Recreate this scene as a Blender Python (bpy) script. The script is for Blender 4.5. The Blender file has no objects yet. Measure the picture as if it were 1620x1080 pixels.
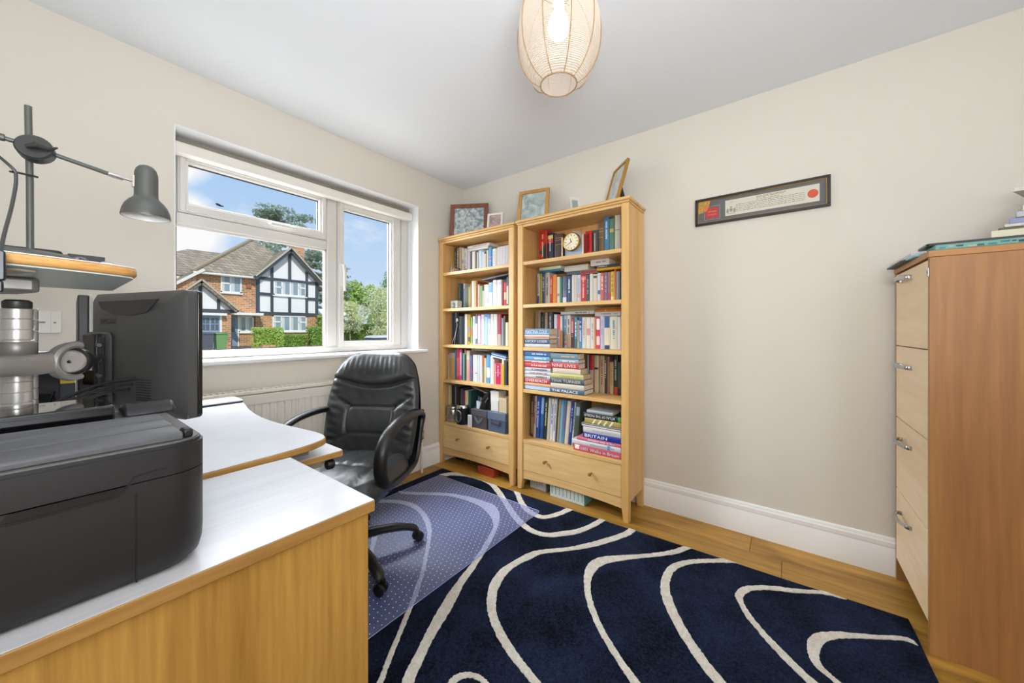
import bpy, math, random
from mathutils import Vector, Matrix
random.seed(11)
sc = bpy.context.scene
C = sc.collection
PI = math.pi

# ------------------------------------------------------------------ camera
cam = bpy.data.cameras.new('camera')
co = bpy.data.objects.new('camera', cam)
C.objects.link(co)
co.location = (0, 0, 1.12)
co.rotation_euler = (PI/2, 0, math.radians(37.1-90))
cam.sensor_width = 36
cam.lens = 569/1620*36
cam.shift_y = -18/1620
cam.clip_start = .01
cam.clip_end = 500
sc.camera = co

# ------------------------------------------------------------------ colour management
vs = sc.view_settings
vs.view_transform = 'Standard'
vs.look = 'None'
vs.gamma = 1
vs.use_curve_mapping = False
vs.exposure = .25
sc.cycles.max_bounces = 9
sc.cycles.diffuse_bounces = 5
sc.cycles.transparent_max_bounces = 16
sc.cycles.sample_clamp_indirect = 6

def lin(h):
    if not isinstance(h, str): return tuple(h)[:3]
    h = h.lstrip('#')
    if len(h) == 3: h = ''.join(c*2 for c in h)
    r = []
    for i in (0, 2, 4):
        v = int(h[i:i+2], 16)/255
        r.append(v/12.92 if v <= .04045 else ((v+.055)/1.055)**2.4)
    return tuple(r)
def rgba(h): return lin(h)+(1,)

# ------------------------------------------------------------------ world: blue summer sky with soft cumulus
w = bpy.data.worlds.new('sky'); sc.world = w; w.use_nodes = True
nt = w.node_tree; N = nt.nodes; Lk = nt.links
for n in list(N): N.remove(n)
tc = N.new('ShaderNodeTexCoord'); sp = N.new('ShaderNodeSeparateXYZ'); Lk.new(tc.outputs['Generated'], sp.inputs[0])
rp = N.new('ShaderNodeValToRGB'); Lk.new(sp.outputs['Z'], rp.inputs[0])
e = rp.color_ramp.elements
e[0].position = 0; e[0].color = rgba('d9e8fa')
e[1].position = .9; e[1].color = rgba('7fb0ee')
e2 = rp.color_ramp.elements.new(.16); e2.color = rgba('c3dcf9')
e3 = rp.color_ramp.elements.new(.4); e3.color = rgba('a3cbf6')
mp = N.new('ShaderNodeMapping'); mp.inputs['Scale'].default_value = (1, 1, 2.2); mp.inputs['Location'].default_value = (.37, .1, .2)
Lk.new(tc.outputs['Generated'], mp.inputs[0])
nz = N.new('ShaderNodeTexNoise'); nz.inputs['Scale'].default_value = 2.6; nz.inputs['Detail'].default_value = 7; nz.inputs['Roughness'].default_value = .55
Lk.new(mp.outputs[0], nz.inputs['Vector'])
cr = N.new('ShaderNodeValToRGB'); cr.color_ramp.elements[0].position = .57; cr.color_ramp.elements[1].position = .72
Lk.new(nz.outputs['Fac'], cr.inputs[0])
mx = N.new('ShaderNodeMixRGB'); mx.inputs[2].default_value = (1, 1, 1, 1)
def cloud_bank(prev, d, lo, hi):
    d = Vector(d).normalized()
    dt = N.new('ShaderNodeVectorMath'); dt.operation = 'DOT_PRODUCT'; Lk.new(tc.outputs['Generated'], dt.inputs[0]); dt.inputs[1].default_value = d
    mr = N.new('ShaderNodeMapRange'); mr.inputs['From Min'].default_value = lo; mr.inputs['From Max'].default_value = hi; Lk.new(dt.outputs['Value'], mr.inputs['Value'])
    n2 = N.new('ShaderNodeTexNoise'); n2.inputs['Scale'].default_value = 14; n2.inputs['Detail'].default_value = 6; Lk.new(tc.outputs['Generated'], n2.inputs['Vector'])
    m2 = N.new('ShaderNodeMath'); m2.operation = 'MULTIPLY_ADD'; m2.inputs[1].default_value = .9; m2.inputs[2].default_value = -.45; Lk.new(n2.outputs['Fac'], m2.inputs[0])
    a2 = N.new('ShaderNodeMath'); a2.operation = 'ADD'; Lk.new(mr.outputs[0], a2.inputs[0]); Lk.new(m2.outputs[0], a2.inputs[1])
    r2 = N.new('ShaderNodeMapRange'); r2.inputs['From Min'].default_value = .35; r2.inputs['From Max'].default_value = .75; Lk.new(a2.outputs[0], r2.inputs['Value'])
    mxx = N.new('ShaderNodeMath'); mxx.operation = 'MAXIMUM'; Lk.new(prev, mxx.inputs[0]); Lk.new(r2.outputs[0], mxx.inputs[1]); return mxx.outputs[0]
fac = cloud_bank(cr.outputs[0], (.235, 1.31, .265), .9935, .9995)
fac = cloud_bank(fac, (.20, 1.31, .50), .9945, 1.0)
Lk.new(fac, mx.inputs[0]); Lk.new(rp.outputs[0], mx.inputs[1])
bg = N.new('ShaderNodeBackground'); bg.inputs[1].default_value = .82
Lk.new(mx.outputs[0], bg.inputs[0])
wo = N.new('ShaderNodeOutputWorld'); Lk.new(bg.outputs[0], wo.inputs[0])

# ------------------------------------------------------------------ sun and lamps
def aim(o, target):
    o.rotation_euler = (Vector(target)-o.location).to_track_quat('-Z', 'Y').to_euler()
def light(name, kind, loc, energy, color, target=None, **kw):
    l = bpy.data.lights.new(name, kind); l.energy = energy; l.color = color
    for k, v in kw.items(): setattr(l, k, v)
    o = bpy.data.objects.new(name, l); C.objects.link(o); o.location = loc
    if target: aim(o, target)
    return o
light('sun', 'SUN', (0, -20, 30), 2.4, (1, .95, .87), (9, 10, 0), angle=.01)
light('window_fill', 'AREA', (1.15, 3.2, 2.95), 300, (.91, .96, 1), (1.15, .9, .45), shape='RECTANGLE', size=2.4, size_y=1.3)  # added area lamp outside above the window, standing in for skylight
light('side_fill', 'AREA', (-.7, 3.9, 2.5), 320, (.91, .96, 1), (1.6, .5, .3), shape='RECTANGLE', size=1.8, size_y=2.2)  # added lamp outside, left of the view, strengthening the window light
light('ground_fill', 'AREA', (1.15, 3.7, .15), 26, (.95, .97, 1), (1.15, 1.5, 2.2), shape='RECTANGLE', size=2.6, size_y=1.2)  # added lamp below sill level, standing in for light off the ground
light('ceiling_fill', 'AREA', (-.18, -.28, 1.25), 33, (.91, .955, 1), (.2, .15, 2.4), shape='RECTANGLE', size=.5, size_y=.5)  # unseen fill lamp added behind the camera, aimed at the ceiling
light('rear_fill', 'AREA', (-.1, -1.32, 1.1), 17, (.95, .97, 1), (.6, 1, .7), shape='RECTANGLE', size=.9, size_y=1.8)  # unseen fill lamp added at the back wall; no doorway there

# ------------------------------------------------------------------ materials
MATS = {}
def mat(name, color='888888', rough=.5, metal=0, spec=.5, bump=0, bscale=200, var=0, vscale=8, coat=0, trans=0, emit=0, alpha=1):
    if name in MATS: return MATS[name]
    m = bpy.data.materials.new(name); m.use_nodes = True
    n = m.node_tree.nodes; l = m.node_tree.links; b = n['Principled BSDF']
    b.inputs['Base Color'].default_value = rgba(color)
    b.inputs['Roughness'].default_value = rough
    b.inputs['Metallic'].default_value = metal
    b.inputs['Specular IOR Level'].default_value = spec
    b.inputs['Coat Weight'].default_value = coat
    b.inputs['Transmission Weight'].default_value = trans
    if emit:
        b.inputs['Emission Color'].default_value = rgba(color); b.inputs['Emission Strength'].default_value = emit
    if bump or var:
        t = n.new('ShaderNodeTexCoord')
    if bump:
        z = n.new('ShaderNodeTexNoise'); z.inputs['Scale'].default_value = bscale; z.inputs['Detail'].default_value = 4
        l.new(t.outputs['Object'], z.inputs['Vector'])
        bp = n.new('ShaderNodeBump'); bp.inputs['Strength'].default_value = bump; bp.inputs['Distance'].default_value = .004
        l.new(z.outputs['Fac'], bp.inputs['Height']); l.new(bp.outputs[0], b.inputs['Normal'])
    if var:
        z = n.new('ShaderNodeTexNoise'); z.inputs['Scale'].default_value = vscale; z.inputs['Detail'].default_value = 5
        l.new(t.outputs['Object'], z.inputs['Vector'])
        r = n.new('ShaderNodeValToRGB'); c = lin(color)
        r.color_ramp.elements[0].position = .3; r.color_ramp.elements[1].position = .7
        r.color_ramp.elements[0].color = tuple(max(0, x*(1-var)) for x in c)+(1,)
        r.color_ramp.elements[1].color = tuple(min(1, x*(1+var)) for x in c)+(1,)
        l.new(z.outputs['Fac'], r.inputs[0]); l.new(r.outputs[0], b.inputs['Base Color'])
    MATS[name] = m
    return m

def wood(name, dark, light_, axis='z', rough=.42, fine=34, stretch=.05, mid=None, island=False, coat=0):
    """Fine grain stretched along one axis, with broad lighter and darker figure."""
    if name in MATS: return MATS[name]
    m = bpy.data.materials.new(name); m.use_nodes = True
    n = m.node_tree.nodes; l = m.node_tree.links; b = n['Principled BSDF']
    b.inputs['Roughness'].default_value = rough; b.inputs['Coat Weight'].default_value = coat; b.inputs['Coat Roughness'].default_value = .3
    t = n.new('ShaderNodeTexCoord'); src = t.outputs['Object']
    oi = n.new('ShaderNodeObjectInfo')
    if island:
        ad = n.new('ShaderNodeVectorMath'); ad.operation = 'ADD'; sc_ = n.new('ShaderNodeVectorMath'); sc_.operation = 'SCALE'
        cb = n.new('ShaderNodeCombineXYZ'); l.new(oi.outputs['Random'], cb.inputs[0]); l.new(oi.outputs['Random'], cb.inputs[1]); l.new(oi.outputs['Random'], cb.inputs[2])
        l.new(cb.outputs[0], sc_.inputs[0]); sc_.inputs['Scale'].default_value = 13
        l.new(src, ad.inputs[0]); l.new(sc_.outputs[0], ad.inputs[1]); src = ad.outputs[0]
    mp = n.new('ShaderNodeMapping'); s = [1, 1, 1]; s['xyz'.index(axis)] = stretch; mp.inputs['Scale'].default_value = s
    l.new(src, mp.inputs[0])
    z1 = n.new('ShaderNodeTexNoise'); z1.inputs['Scale'].default_value = fine*4; z1.inputs['Detail'].default_value = 5; z1.inputs['Roughness'].default_value = .6
    z2 = n.new('ShaderNodeTexNoise'); z2.inputs['Scale'].default_value = fine*.45; z2.inputs['Detail'].default_value = 3; z2.inputs['Distortion'].default_value = .8
    l.new(mp.outputs[0], z1.inputs['Vector']); l.new(mp.outputs[0], z2.inputs['Vector'])
    mxx = n.new('ShaderNodeMixRGB'); mxx.inputs[0].default_value = .55
    l.new(z1.outputs['Fac'], mxx.inputs[1]); l.new(z2.outputs['Fac'], mxx.inputs[2])
    r = n.new('ShaderNodeValToRGB'); r.color_ramp.elements[0].position = .36; r.color_ramp.elements[1].position = .64
    r.color_ramp.elements[0].color = rgba(dark); r.color_ramp.elements[1].color = rgba(light_)
    l.new(mxx.outputs[0], r.inputs[0]); out = r.outputs[0]
    if island:
        hv = n.new('ShaderNodeHueSaturation'); l.new(out, hv.inputs['Color'])
        mr = n.new('ShaderNodeMapRange'); mr.inputs['To Min'].default_value = .86; mr.inputs['To Max'].default_value = 1.12
        l.new(oi.outputs['Random'], mr.inputs['Value']); l.new(mr.outputs[0], hv.inputs['Value']); out = hv.outputs[0]
        # knots
        k = n.new('ShaderNodeTexNoise'); k.inputs['Scale'].default_value = 3.2; k.inputs['Detail'].default_value = 2
        mk = n.new('ShaderNodeMapping'); sk = [1, 1, 1]; sk['xyz'.index(axis)] = .45; mk.inputs['Scale'].default_value = sk
        l.new(src, mk.inputs[0]); l.new(mk.outputs[0], k.inputs['Vector'])
        kr = n.new('ShaderNodeValToRGB'); kr.color_ramp.elements[0].position = .63; kr.color_ramp.elements[1].position = .74
        l.new(k.outputs['Fac'], kr.inputs[0])
        km = n.new('ShaderNodeMixRGB'); km.blend_type = 'MULTIPLY'; km.inputs[2].default_value = rgba('8a6a44')
        l.new(kr.outputs[0], km.inputs[0]); l.new(out, km.inputs[1]); out = km.outputs[0]
    l.new(out, b.inputs['Base Color'])
    bp = n.new('ShaderNodeBump'); bp.inputs['Strength'].default_value = .12; bp.inputs['Distance'].default_value = .002
    l.new(z1.outputs['Fac'], bp.inputs['Height']); l.new(bp.outputs[0], b.inputs['Normal'])
    MATS[name] = m
    return m

def glass(name, tint=(1, 1, 1), gloss=.05):
    if name in MATS: return MATS[name]
    m = bpy.data.materials.new(name); m.use_nodes = True
    n = m.node_tree.nodes; l = m.node_tree.links
    for x in list(n): n.remove(x)
    o = n.new('ShaderNodeOutputMaterial'); tr = n.new('ShaderNodeBsdfTransparent'); tr.inputs[0].default_value = tint+(1,)
    g = n.new('ShaderNodeBsdfGlossy'); g.inputs['Roughness'].default_value = .01
    mi = n.new('ShaderNodeMixShader'); lw = n.new('ShaderNodeFresnel'); lw.inputs[0].default_value = 1.45
    mm = n.new('ShaderNodeMath'); mm.operation = 'MULTIPLY'; mm.inputs[1].default_value = gloss*10
    ge = n.new('ShaderNodeNewGeometry'); fb = n.new('ShaderNodeMath'); fb.operation = 'SUBTRACT'; fb.inputs[0].default_value = 1; l.new(ge.outputs['Backfacing'], fb.inputs[1])
    f2 = n.new('ShaderNodeMath'); f2.operation = 'MULTIPLY'; l.new(lw.outputs[0], f2.inputs[0]); l.new(fb.outputs[0], f2.inputs[1])
    l.new(f2.outputs[0], mm.inputs[0]); l.new(mm.outputs[0], mi.inputs[0]); l.new(tr.outputs[0], mi.inputs[1]); l.new(g.outputs[0], mi.inputs[2]); l.new(mi.outputs[0], o.inputs[0])
    MATS[name] = m
    return m

def col(h, rough=.55):
    return mat('paint_'+h+('' if rough == .55 else '_%d' % round(rough*100)), h, rough)

# ------------------------------------------------------------------ mesh building
class MB:
    def __init__(s): s.v = []; s.f = []; s.M = None; s.fm = []; s.mi = 0
    def add(s, vs, fs):
        o = len(s.v)
        for p in vs:
            p = Vector(p)
            if s.M is not None: p = s.M @ p
            s.v.append(p)
        for f in fs: s.f.append(tuple(o+i for i in f)); s.fm.append(s.mi)
        return s
    def box(s, x0, x1, y0, y1, z0, z1):
        x0, x1 = sorted((x0, x1)); y0, y1 = sorted((y0, y1)); z0, z1 = sorted((z0, z1))
        return s.add([(x0,y0,z0),(x1,y0,z0),(x1,y1,z0),(x0,y1,z0),(x0,y0,z1),(x1,y0,z1),(x1,y1,z1),(x0,y1,z1)],
            [(0,3,2,1),(4,5,6,7),(0,1,5,4),(1,2,6,5),(2,3,7,6),(3,0,4,7)])
    def bar(s, a, b, w, h, up=(0, 0, 1)):
        a = Vector(a); b = Vector(b); d = (b-a).normalized(); up = Vector(up)
        sd = d.cross(up)
        if sd.length < 1e-5: sd = d.cross(Vector((0, 1, 0)))
        sd.normalize(); u = sd.cross(d).normalized()
        p = []
        for q in (a, b):
            for i, j in ((-1,-1),(1,-1),(1,1),(-1,1)): p.append(q+sd*(w/2*i)+u*(h/2*j))
        return s.add(p, [(3,2,1,0),(4,5,6,7),(0,1,5,4),(1,2,6,5),(2,3,7,6),(3,0,4,7)])
    def tube(s, pts, r, n=8, closed=False, sx=1, sy=1, up=None):
        pts = [Vector(p) for p in pts]; k = len(pts)
        rr = r if isinstance(r, (list, tuple)) else [r]*k
        V = []; prev = None
        for i in range(k):
            if closed: t = pts[(i+1) % k]-pts[i-1]
            else: t = pts[min(i+1, k-1)]-pts[max(i-1, 0)]
            t.normalize()
            if prev is None:
                a = Vector(up) if up else (Vector((0,0,1)) if abs(t.z) < .9 else Vector((0,1,0)))
            else: a = prev
            a = (a-t*a.dot(t)).normalized(); prev = a; b = t.cross(a)
            for j in range(n):
                th = 2*PI*j/n
                V.append(pts[i]+(a*math.cos(th)*sx+b*math.sin(th)*sy)*rr[i])
        F = []
        for i in range(k if closed else k-1):
            i2 = (i+1) % k
            for j in range(n):
                j2 = (j+1) % n
                F.append((i*n+j, i*n+j2, i2*n+j2, i2*n+j))
        if not closed:
            F.append(tuple(range(n))[::-1]); F.append(tuple((k-1)*n+j for j in range(n)))
        return s.add(V, F)
    def lathe(s, prof, c=(0,0,0), n=24, M=None, capb=True, capt=True):
        c = Vector(c); V = []; F = []; k = len(prof)
        for r, z in prof:
            for j in range(n):
                p = Vector((r*math.cos(2*PI*j/n), r*math.sin(2*PI*j/n), z))
                if M is not None: p = M @ p
                V.append(c+p)
        for i in range(k-1):
            for j in range(n):
                j2 = (j+1) % n
                F.append((i*n+j, i*n+j2, (i+1)*n+j2, (i+1)*n+j))
        if capb: F.append(tuple(range(n))[::-1])
        if capt: F.append(tuple((k-1)*n+j for j in range(n)))
        return s.add(V, F)
    def prism(s, poly, a, b, f=None):
        """poly (u,v) swept from a to b; f(u,v,w)->point, default xy with z."""
        f = f or (lambda u, v, w_: (u, v, w_)); n = len(poly)
        V = [f(u, v, a) for u, v in poly]+[f(u, v, b) for u, v in poly]
        F = [tuple(range(n))[::-1], tuple(range(n, 2*n))]
        for i in range(n): F.append((i, (i+1) % n, n+(i+1) % n, n+i))
        return s.add(V, F)
    def strip(s, A, B, z0, z1):
        """solid ribbon between two polylines (xy), from z0 to z1."""
        n = len(A); V = []
        for z in (z0, z1):
            V += [(p[0], p[1], z) for p in A]+[(p[0], p[1], z) for p in B]
        F = []
        for i in range(n-1):
            F += [(2*n+i, 2*n+i+1, 3*n+i+1, 3*n+i), (i, n+i, n+i+1, i+1), (i, i+1, 2*n+i+1, 2*n+i), (n+i, 3*n+i, 3*n+i+1, n+i+1)]
        F += [(0, 2*n, 3*n, n), (n-1, 2*n-1, 4*n-1, 3*n-1)]
        return s.add(V, F)
    def grid(s, fn, nu, nv, closeu=False):
        V = [fn(i/(nu if closeu else nu-1), j/(nv-1)) for j in range(nv) for i in range(nu)]
        F = []
        for j in range(nv-1):
            for i in range(nu if closeu else nu-1):
                i2 = (i+1) % nu
                F.append((j*nu+i, j*nu+i2, (j+1)*nu+i2, (j+1)*nu+i))
        return s.add(V, F)
    def quad(s, *p): return s.add(p, [tuple(range(len(p)))])
    def build(s, name, m, parent=None, smooth=False, bevel=0, seg=2, sub=0, fix=True, solid=0):
        me = bpy.data.meshes.new(name); me.from_pydata([tuple(p) for p in s.v], [], s.f)
        ms = m if isinstance(m, (list, tuple)) else [m]
        for x in ms: me.materials.append(x)
        if len(ms) > 1: me.polygons.foreach_set('material_index', s.fm)
        if fix:
            import bmesh
            bm = bmesh.new(); bm.from_mesh(me); bmesh.ops.recalc_face_normals(bm, faces=bm.faces); bm.to_mesh(me); bm.free()
        if smooth:
            me.polygons.foreach_set('use_smooth', [True]*len(me.polygons))
            if smooth != 'all':
                try: me.set_sharp_from_angle(angle=math.radians(38))
                except Exception: pass
        me.update()
        o = bpy.data.objects.new(name, me); C.objects.link(o)
        if solid:
            md = o.modifiers.new('thick', 'SOLIDIFY'); md.thickness = solid
        if bevel:
            md = o.modifiers.new('bevel', 'BEVEL'); md.width = bevel; md.segments = seg; md.limit_method = 'ANGLE'; md.angle_limit = math.radians(40)
            if smooth is False and seg > 1:
                me.polygons.foreach_set('use_smooth', [True]*len(me.polygons))
                try: me.set_sharp_from_angle(angle=math.radians(50))
                except Exception: pass
        if sub:
            md = o.modifiers.new('sub', 'SUBSURF'); md.levels = sub; md.render_levels = sub
        attach(o, parent)
        return o

INV = {}
def attach(o, p):
    if p is None: return
    o.parent = p
    if p.name in INV: o.matrix_parent_inverse = INV[p.name]

def thing(name, label, cat, loc, group=None, rz=0, local=False):
    o = bpy.data.objects.new(name, None); C.objects.link(o)
    o.location = loc; o.rotation_euler = (0, 0, rz); o.empty_display_size = .05
    o['label'] = label; o['category'] = cat
    if group: o['group'] = group
    if not local: INV[o.name] = (Matrix.Translation(loc) @ Matrix.Rotation(rz, 4, 'Z')).inverted()
    return o
def tag(o, label, cat, group=None):
    o['label'] = label; o['category'] = cat
    if group: o['group'] = group
    return o
def struct(o): o['kind'] = 'structure'; return o
def stuff(o): o['kind'] = 'stuff'; return o
def plabel(o, t): o['label'] = t; return o

def text(body, name, origin, xdir, ydir, width, height, m, parent=None, thick=.0004, spacing=1.0):
    """Lettering fitted to width x height; origin is its lower left corner."""
    cu = bpy.data.curves.new('lettering', 'FONT'); cu.body = body; cu.resolution_u = 2; cu.space_character = spacing
    to = bpy.data.objects.new('lettering', cu); C.objects.link(to)
    bpy.context.view_layer.update()
    me = bpy.data.meshes.new_from_object(to.evaluated_get(bpy.context.evaluated_depsgraph_get()))
    bpy.data.objects.remove(to); bpy.data.curves.remove(cu)
    xs = [v.co.x for v in me.vertices]; ys = [v.co.y for v in me.vertices]
    x0, x1, y0, y1 = min(xs), max(xs), min(ys), max(ys)
    X = Vector(xdir).normalized(); Y = Vector(ydir).normalized(); O = Vector(origin); Zn = X.cross(Y)
    for v in me.vertices:
        v.co = O+X*((v.co.x-x0)/(x1-x0)*width)+Y*((v.co.y-y0)/(y1-y0)*height)+Zn*thick
    me.materials.clear(); me.materials.append(m)
    me.name = name
    o = bpy.data.objects.new(name, me); C.objects.link(o); attach(o, parent)
    return o

def rrect(x0, x1, y0, y1, r, n=5):
    """rounded rectangle; r single or per corner (x0y0, x1y0, x1y1, x0y1)"""
    if not isinstance(r, (list, tuple)): r = [r]*4
    P = []
    for (cx, cy, a0, rr) in ((x0+r[0], y0+r[0], PI, r[0]), (x1-r[1], y0+r[1], 1.5*PI, r[1]), (x1-r[2], y1-r[2], 0, r[2]), (x0+r[3], y1-r[3], .5*PI, r[3])):
        for i in range(n+1):
            a = a0+.5*PI*i/n
            P.append((cx+rr*math.cos(a), cy+rr*math.sin(a)))
    return P
def smoothpts(P, k=6, closed=False):
    P = [Vector(p) for p in P]; out = []; n = len(P)
    rng = range(n) if closed else range(n-1)
    for i in rng:
        p0 = P[i-1] if (closed or i > 0) else P[0]*2-P[1]
        p1 = P[i]; p2 = P[(i+1) % n]
        p3 = P[(i+2) % n] if (closed or i+2 < n) else p2*2-p1
        for j in range(k):
            t = j/k
            out.append(.5*((2*p1)+(p2-p0)*t+(2*p0-5*p1+4*p2-p3)*t*t+(3*p1-p0-3*p2+p3)*t**3))
    if not closed: out.append(P[-1])
    return out

# ================================================================== THE ROOM
XW, YW, H = 2.365, 2.345, 2.4
XL, YB = -.46, -1.35
wallm = mat('wall_paint', 'dfdacf', .75, bump=.05, bscale=260, spec=.25)
ceilm = mat('ceiling_paint', 'e9ecf1', .85, spec=.2)
trimm = mat('trim_gloss', 'f6f7f8', .35)
upvc = mat('white_upvc', 'd8d5cf', .32)

floor = struct(MB().box(XL-.1, XW+.1, YB-.1, YW+.1, -.12, -.016).build('floor', mat('underlay', '5a4426', .8)))
oak = wood('oak_plank', '8c6224', 'c89a44', 'y', .45, 16, .07, island=True)
rowx = XW+.004; k = 0; random.seed(5)
while rowx > XL-.02:
    y = YW+.03-random.uniform(0, 1.1)
    segs = [(y, YW+.03)]
    while y > YB: segs.append((max(YB, y-1.55), y)); y -= 1.55
    for a, b in segs:
        if b-a > .03:
            MB().box(max(rowx-.1885, XL-.02), rowx, a+.0008, b-.0008, -.016, 0).build('plank', oak, floor, bevel=.0012, seg=1)
    rowx -= .19
T = .3
struct(MB().box(XL-.2, XW+.2, YB-.2, YW+T, H, H+.15).build('ceiling', ceilm))
struct(MB().box(XW, XW+.2, YB-.2, YW+T, -.12, H).build('wall_right', wallm))
struct(MB().box(XL-.2, XL, YB-.2, YW+T, -.12, H).build('wall_left', wallm))
struct(MB().box(XL, XW, YB-.2, YB, -.12, H).build('wall_back', wallm))
OX0, OX1, OZ0, OZ1 = .402, 1.853, .965, 2.115
b = MB().box(XL, OX0, YW, YW+T, -.12, H).box(OX1, XW, YW, YW+T, -.12, H).box(OX0, OX1, YW, YW+T, -.12, OZ0-.03).box(OX0, OX1, YW, YW+T, OZ1, H)
struct(b.build('wall_window', wallm))
# moulded skirting boards
prof = [(0, 0), (.018, 0), (.018, .118), (.0145, .123), (.0145, .128), (.017, .131), (.017, .150), (.012, .156), (.012, .161), (.007, .168), (0, .17)]
sk = MB().prism(prof, YB, YW, lambda u, v, w_: (XW-u, w_, v)); struct(sk.build('baseboard_right', trimm, smooth=True))
sk = MB().prism(prof, XL, XW-.02, lambda u, v, w_: (w_, YW-u, v)); struct(sk.build('baseboard_window', trimm, smooth=True))
# window board (sill)
sp_ = [(YW-.045, .951), (YW-.041, .943), (YW-.005, .935), (YW+.15, .935), (YW+.15, .965), (YW-.036, .965), (YW-.043, .961)]
sl = MB().prism(sp_, OX0+.0005, OX1-.0005, lambda u, v, w_: (w_, u, v))
sl.prism([(YW-.045, .951), (YW-.041, .943), (YW-.001, .935), (YW-.001, .965), (YW-.036, .965), (YW-.043, .961)], OX0-.06, OX0, lambda u, v, w_: (w_, u, v))
struct(sl.build('trim_1', trimm, smooth=True))
s2 = [(YW-.045, .951), (YW-.041, .943), (YW-.001, .935), (YW-.001, .965), (YW-.036, .965), (YW-.043, .961)]
struct(MB().prism(s2, OX1, OX1+.064, lambda u, v, w_: (w_, u, v)).build('trim_2', trimm, smooth=True, bevel=.004))

# white painted lining of the window recess
b = MB().box(OX0, OX1, YW+.0005, YW+.3, OZ1-.003, OZ1).box(OX0, OX0+.003, YW+.0005, YW+.3, OZ0+.0005, OZ1-.003).box(OX1-.003, OX1, YW+.0005, YW+.3, OZ0+.0005, OZ1-.003)
struct(b.build('trim_3', trimm))
# ------------------------------------------------------------------ window
FY = YW+.135
win = bpy.data.objects.new('window_1', None); C.objects.link(win); win.location = (1.13, FY, OZ0); win['kind'] = 'structure'
INV['window_1'] = Matrix.Translation((1.13, FY, OZ0)).inverted()
def frame_ring(x0, x1, z0, z1, wl, wr, wb, wt, y0, y1, ch=.008):
    b = MB()
    for yy0, yy1, dd in ((y0+ch, y1, 0), (y0, y0+ch, ch)):
        X0, X1, Z0, Z1 = x0+dd*.6, x1-dd*.6, z0+dd*.6, z1-dd*.6
        il, ir, ib, it = x0+wl-dd, x1-wr+dd, z0+wb-dd, z1-wt+dd
        b.box(X0, il, yy0, yy1, Z0, Z1).box(ir, X1, yy0, yy1, Z0, Z1).box(il, ir, yy0, yy1, Z0, ib).box(il, ir, yy0, yy1, it, Z1)
    return b
fr = frame_ring(OX0, OX1, OZ0, OZ1, .03, .075, .045, .06, FY, FY+.07)
fr.build('outer_frame', upvc, win, bevel=.003)
MB().box(1.193, 1.262, FY, FY+.07, 1.01, 2.055).build('mullion', upvc, win, bevel=.006)
MB().box(.432, 1.193, FY, FY+.07, 1.668, 1.728).build('transom', upvc, win, bevel=.006)
s1 = frame_ring(.436, 1.19, 1.73, 2.052, .042, .046, .055, .062, FY-.014, FY+.05, .012).build('top_sash', upvc, win, bevel=.003)
s3 = frame_ring(1.264, 1.776, .995, 2.045, .046, .086, .046, .075, FY-.014, FY+.05, .012).build('side_sash', upvc, win, bevel=.003)
gl = glass('window_glass')
gask = mat('gasket', '3a3632', .6)
def pane(x0, x1, z0, z1, p):
    b = frame_ring(x0-.001, x1+.001, z0-.001, z1+.001, .006, .006, .006, .006, FY+.024, FY+.034, .001)
    MB().box(x0, x1, FY+.03, FY+.034, z0, z1).build('pane', gl, p)
    b.build('gasket', gask, p)
pane(.478, 1.144, 1.785, 1.99, s1); pane(.432, 1.193, 1.01, 1.668, win); pane(1.31, 1.69, 1.041, 1.97, s3)
# bright inner beads
MB().box(.432, 1.193, FY+.005, FY+.022, 1.655, 1.669).box(1.180, 1.194, FY+.005, FY+.022, 1.01, 1.668).build('glazing_bead', upvc, win, bevel=.002)
h = MB().box(.80, .93, FY-.022, FY-.013, 1.738, 1.764); h.tube([(.845, FY-.02, 1.752), (.845, FY-.05, 1.752), (.90, FY-.055, 1.752), (.98, FY-.05, 1.752)], [.011, .012, .011, .008], 10)
plabel(h.build('handle', upvc, s1, smooth=True, bevel=.002), 'white lever handle of the top light')
h = MB().box(1.272, 1.298, FY-.022, FY-.013, 1.44, 1.6); h.tube([(1.285, FY-.02, 1.57), (1.285, FY-.052, 1.57), (1.287, FY-.06, 1.5), (1.29, FY-.05, 1.39)], [.011, .012, .011, .008], 10)
plabel(h.build('handle', upvc, s3, smooth=True, bevel=.002), 'white lever handle of the side casement')
# blind cassette under the head of the reveal
bl = thing('roller_blind', 'white roller blind, fully rolled up, along the top of the window recess', 'blind', (1.1, FY-.04, 2.045))
MB().prism([(FY-.07, 2.012), (FY-.07, 2.05), (FY-.062, 2.066), (FY-.02, 2.074), (FY-.012, 2.03), (FY-.02, 2.008), (FY-.06, 2.006)], OX0+.006, OX1-.012, lambda u, v, w_: (w_, u, v)).build('cassette', mat('blind_white', 'e9e5dc', .5), bl, smooth=True, bevel=.002)
MB().prism(rrect(FY-.068, FY-.012, 2.008, 2.072, .015), OX1-.012, OX1-.003, lambda u, v, w_: (w_, u, v)).build('end_cap', upvc, bl, bevel=.002)
MB().box(OX0+.006, OX1-.012, FY-.03, FY-.012, 2.076, 2.10).build('gap_shade', mat('gap_shadow', '8b867b', .7), bl)  # added strip, coloured as the shade in the gap above the cassette
MB().tube([(1.842, FY-.06, 2.01), (1.842, FY-.06, 1.16)], .0012, 6).build('bead_chain', upvc, bl)

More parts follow.
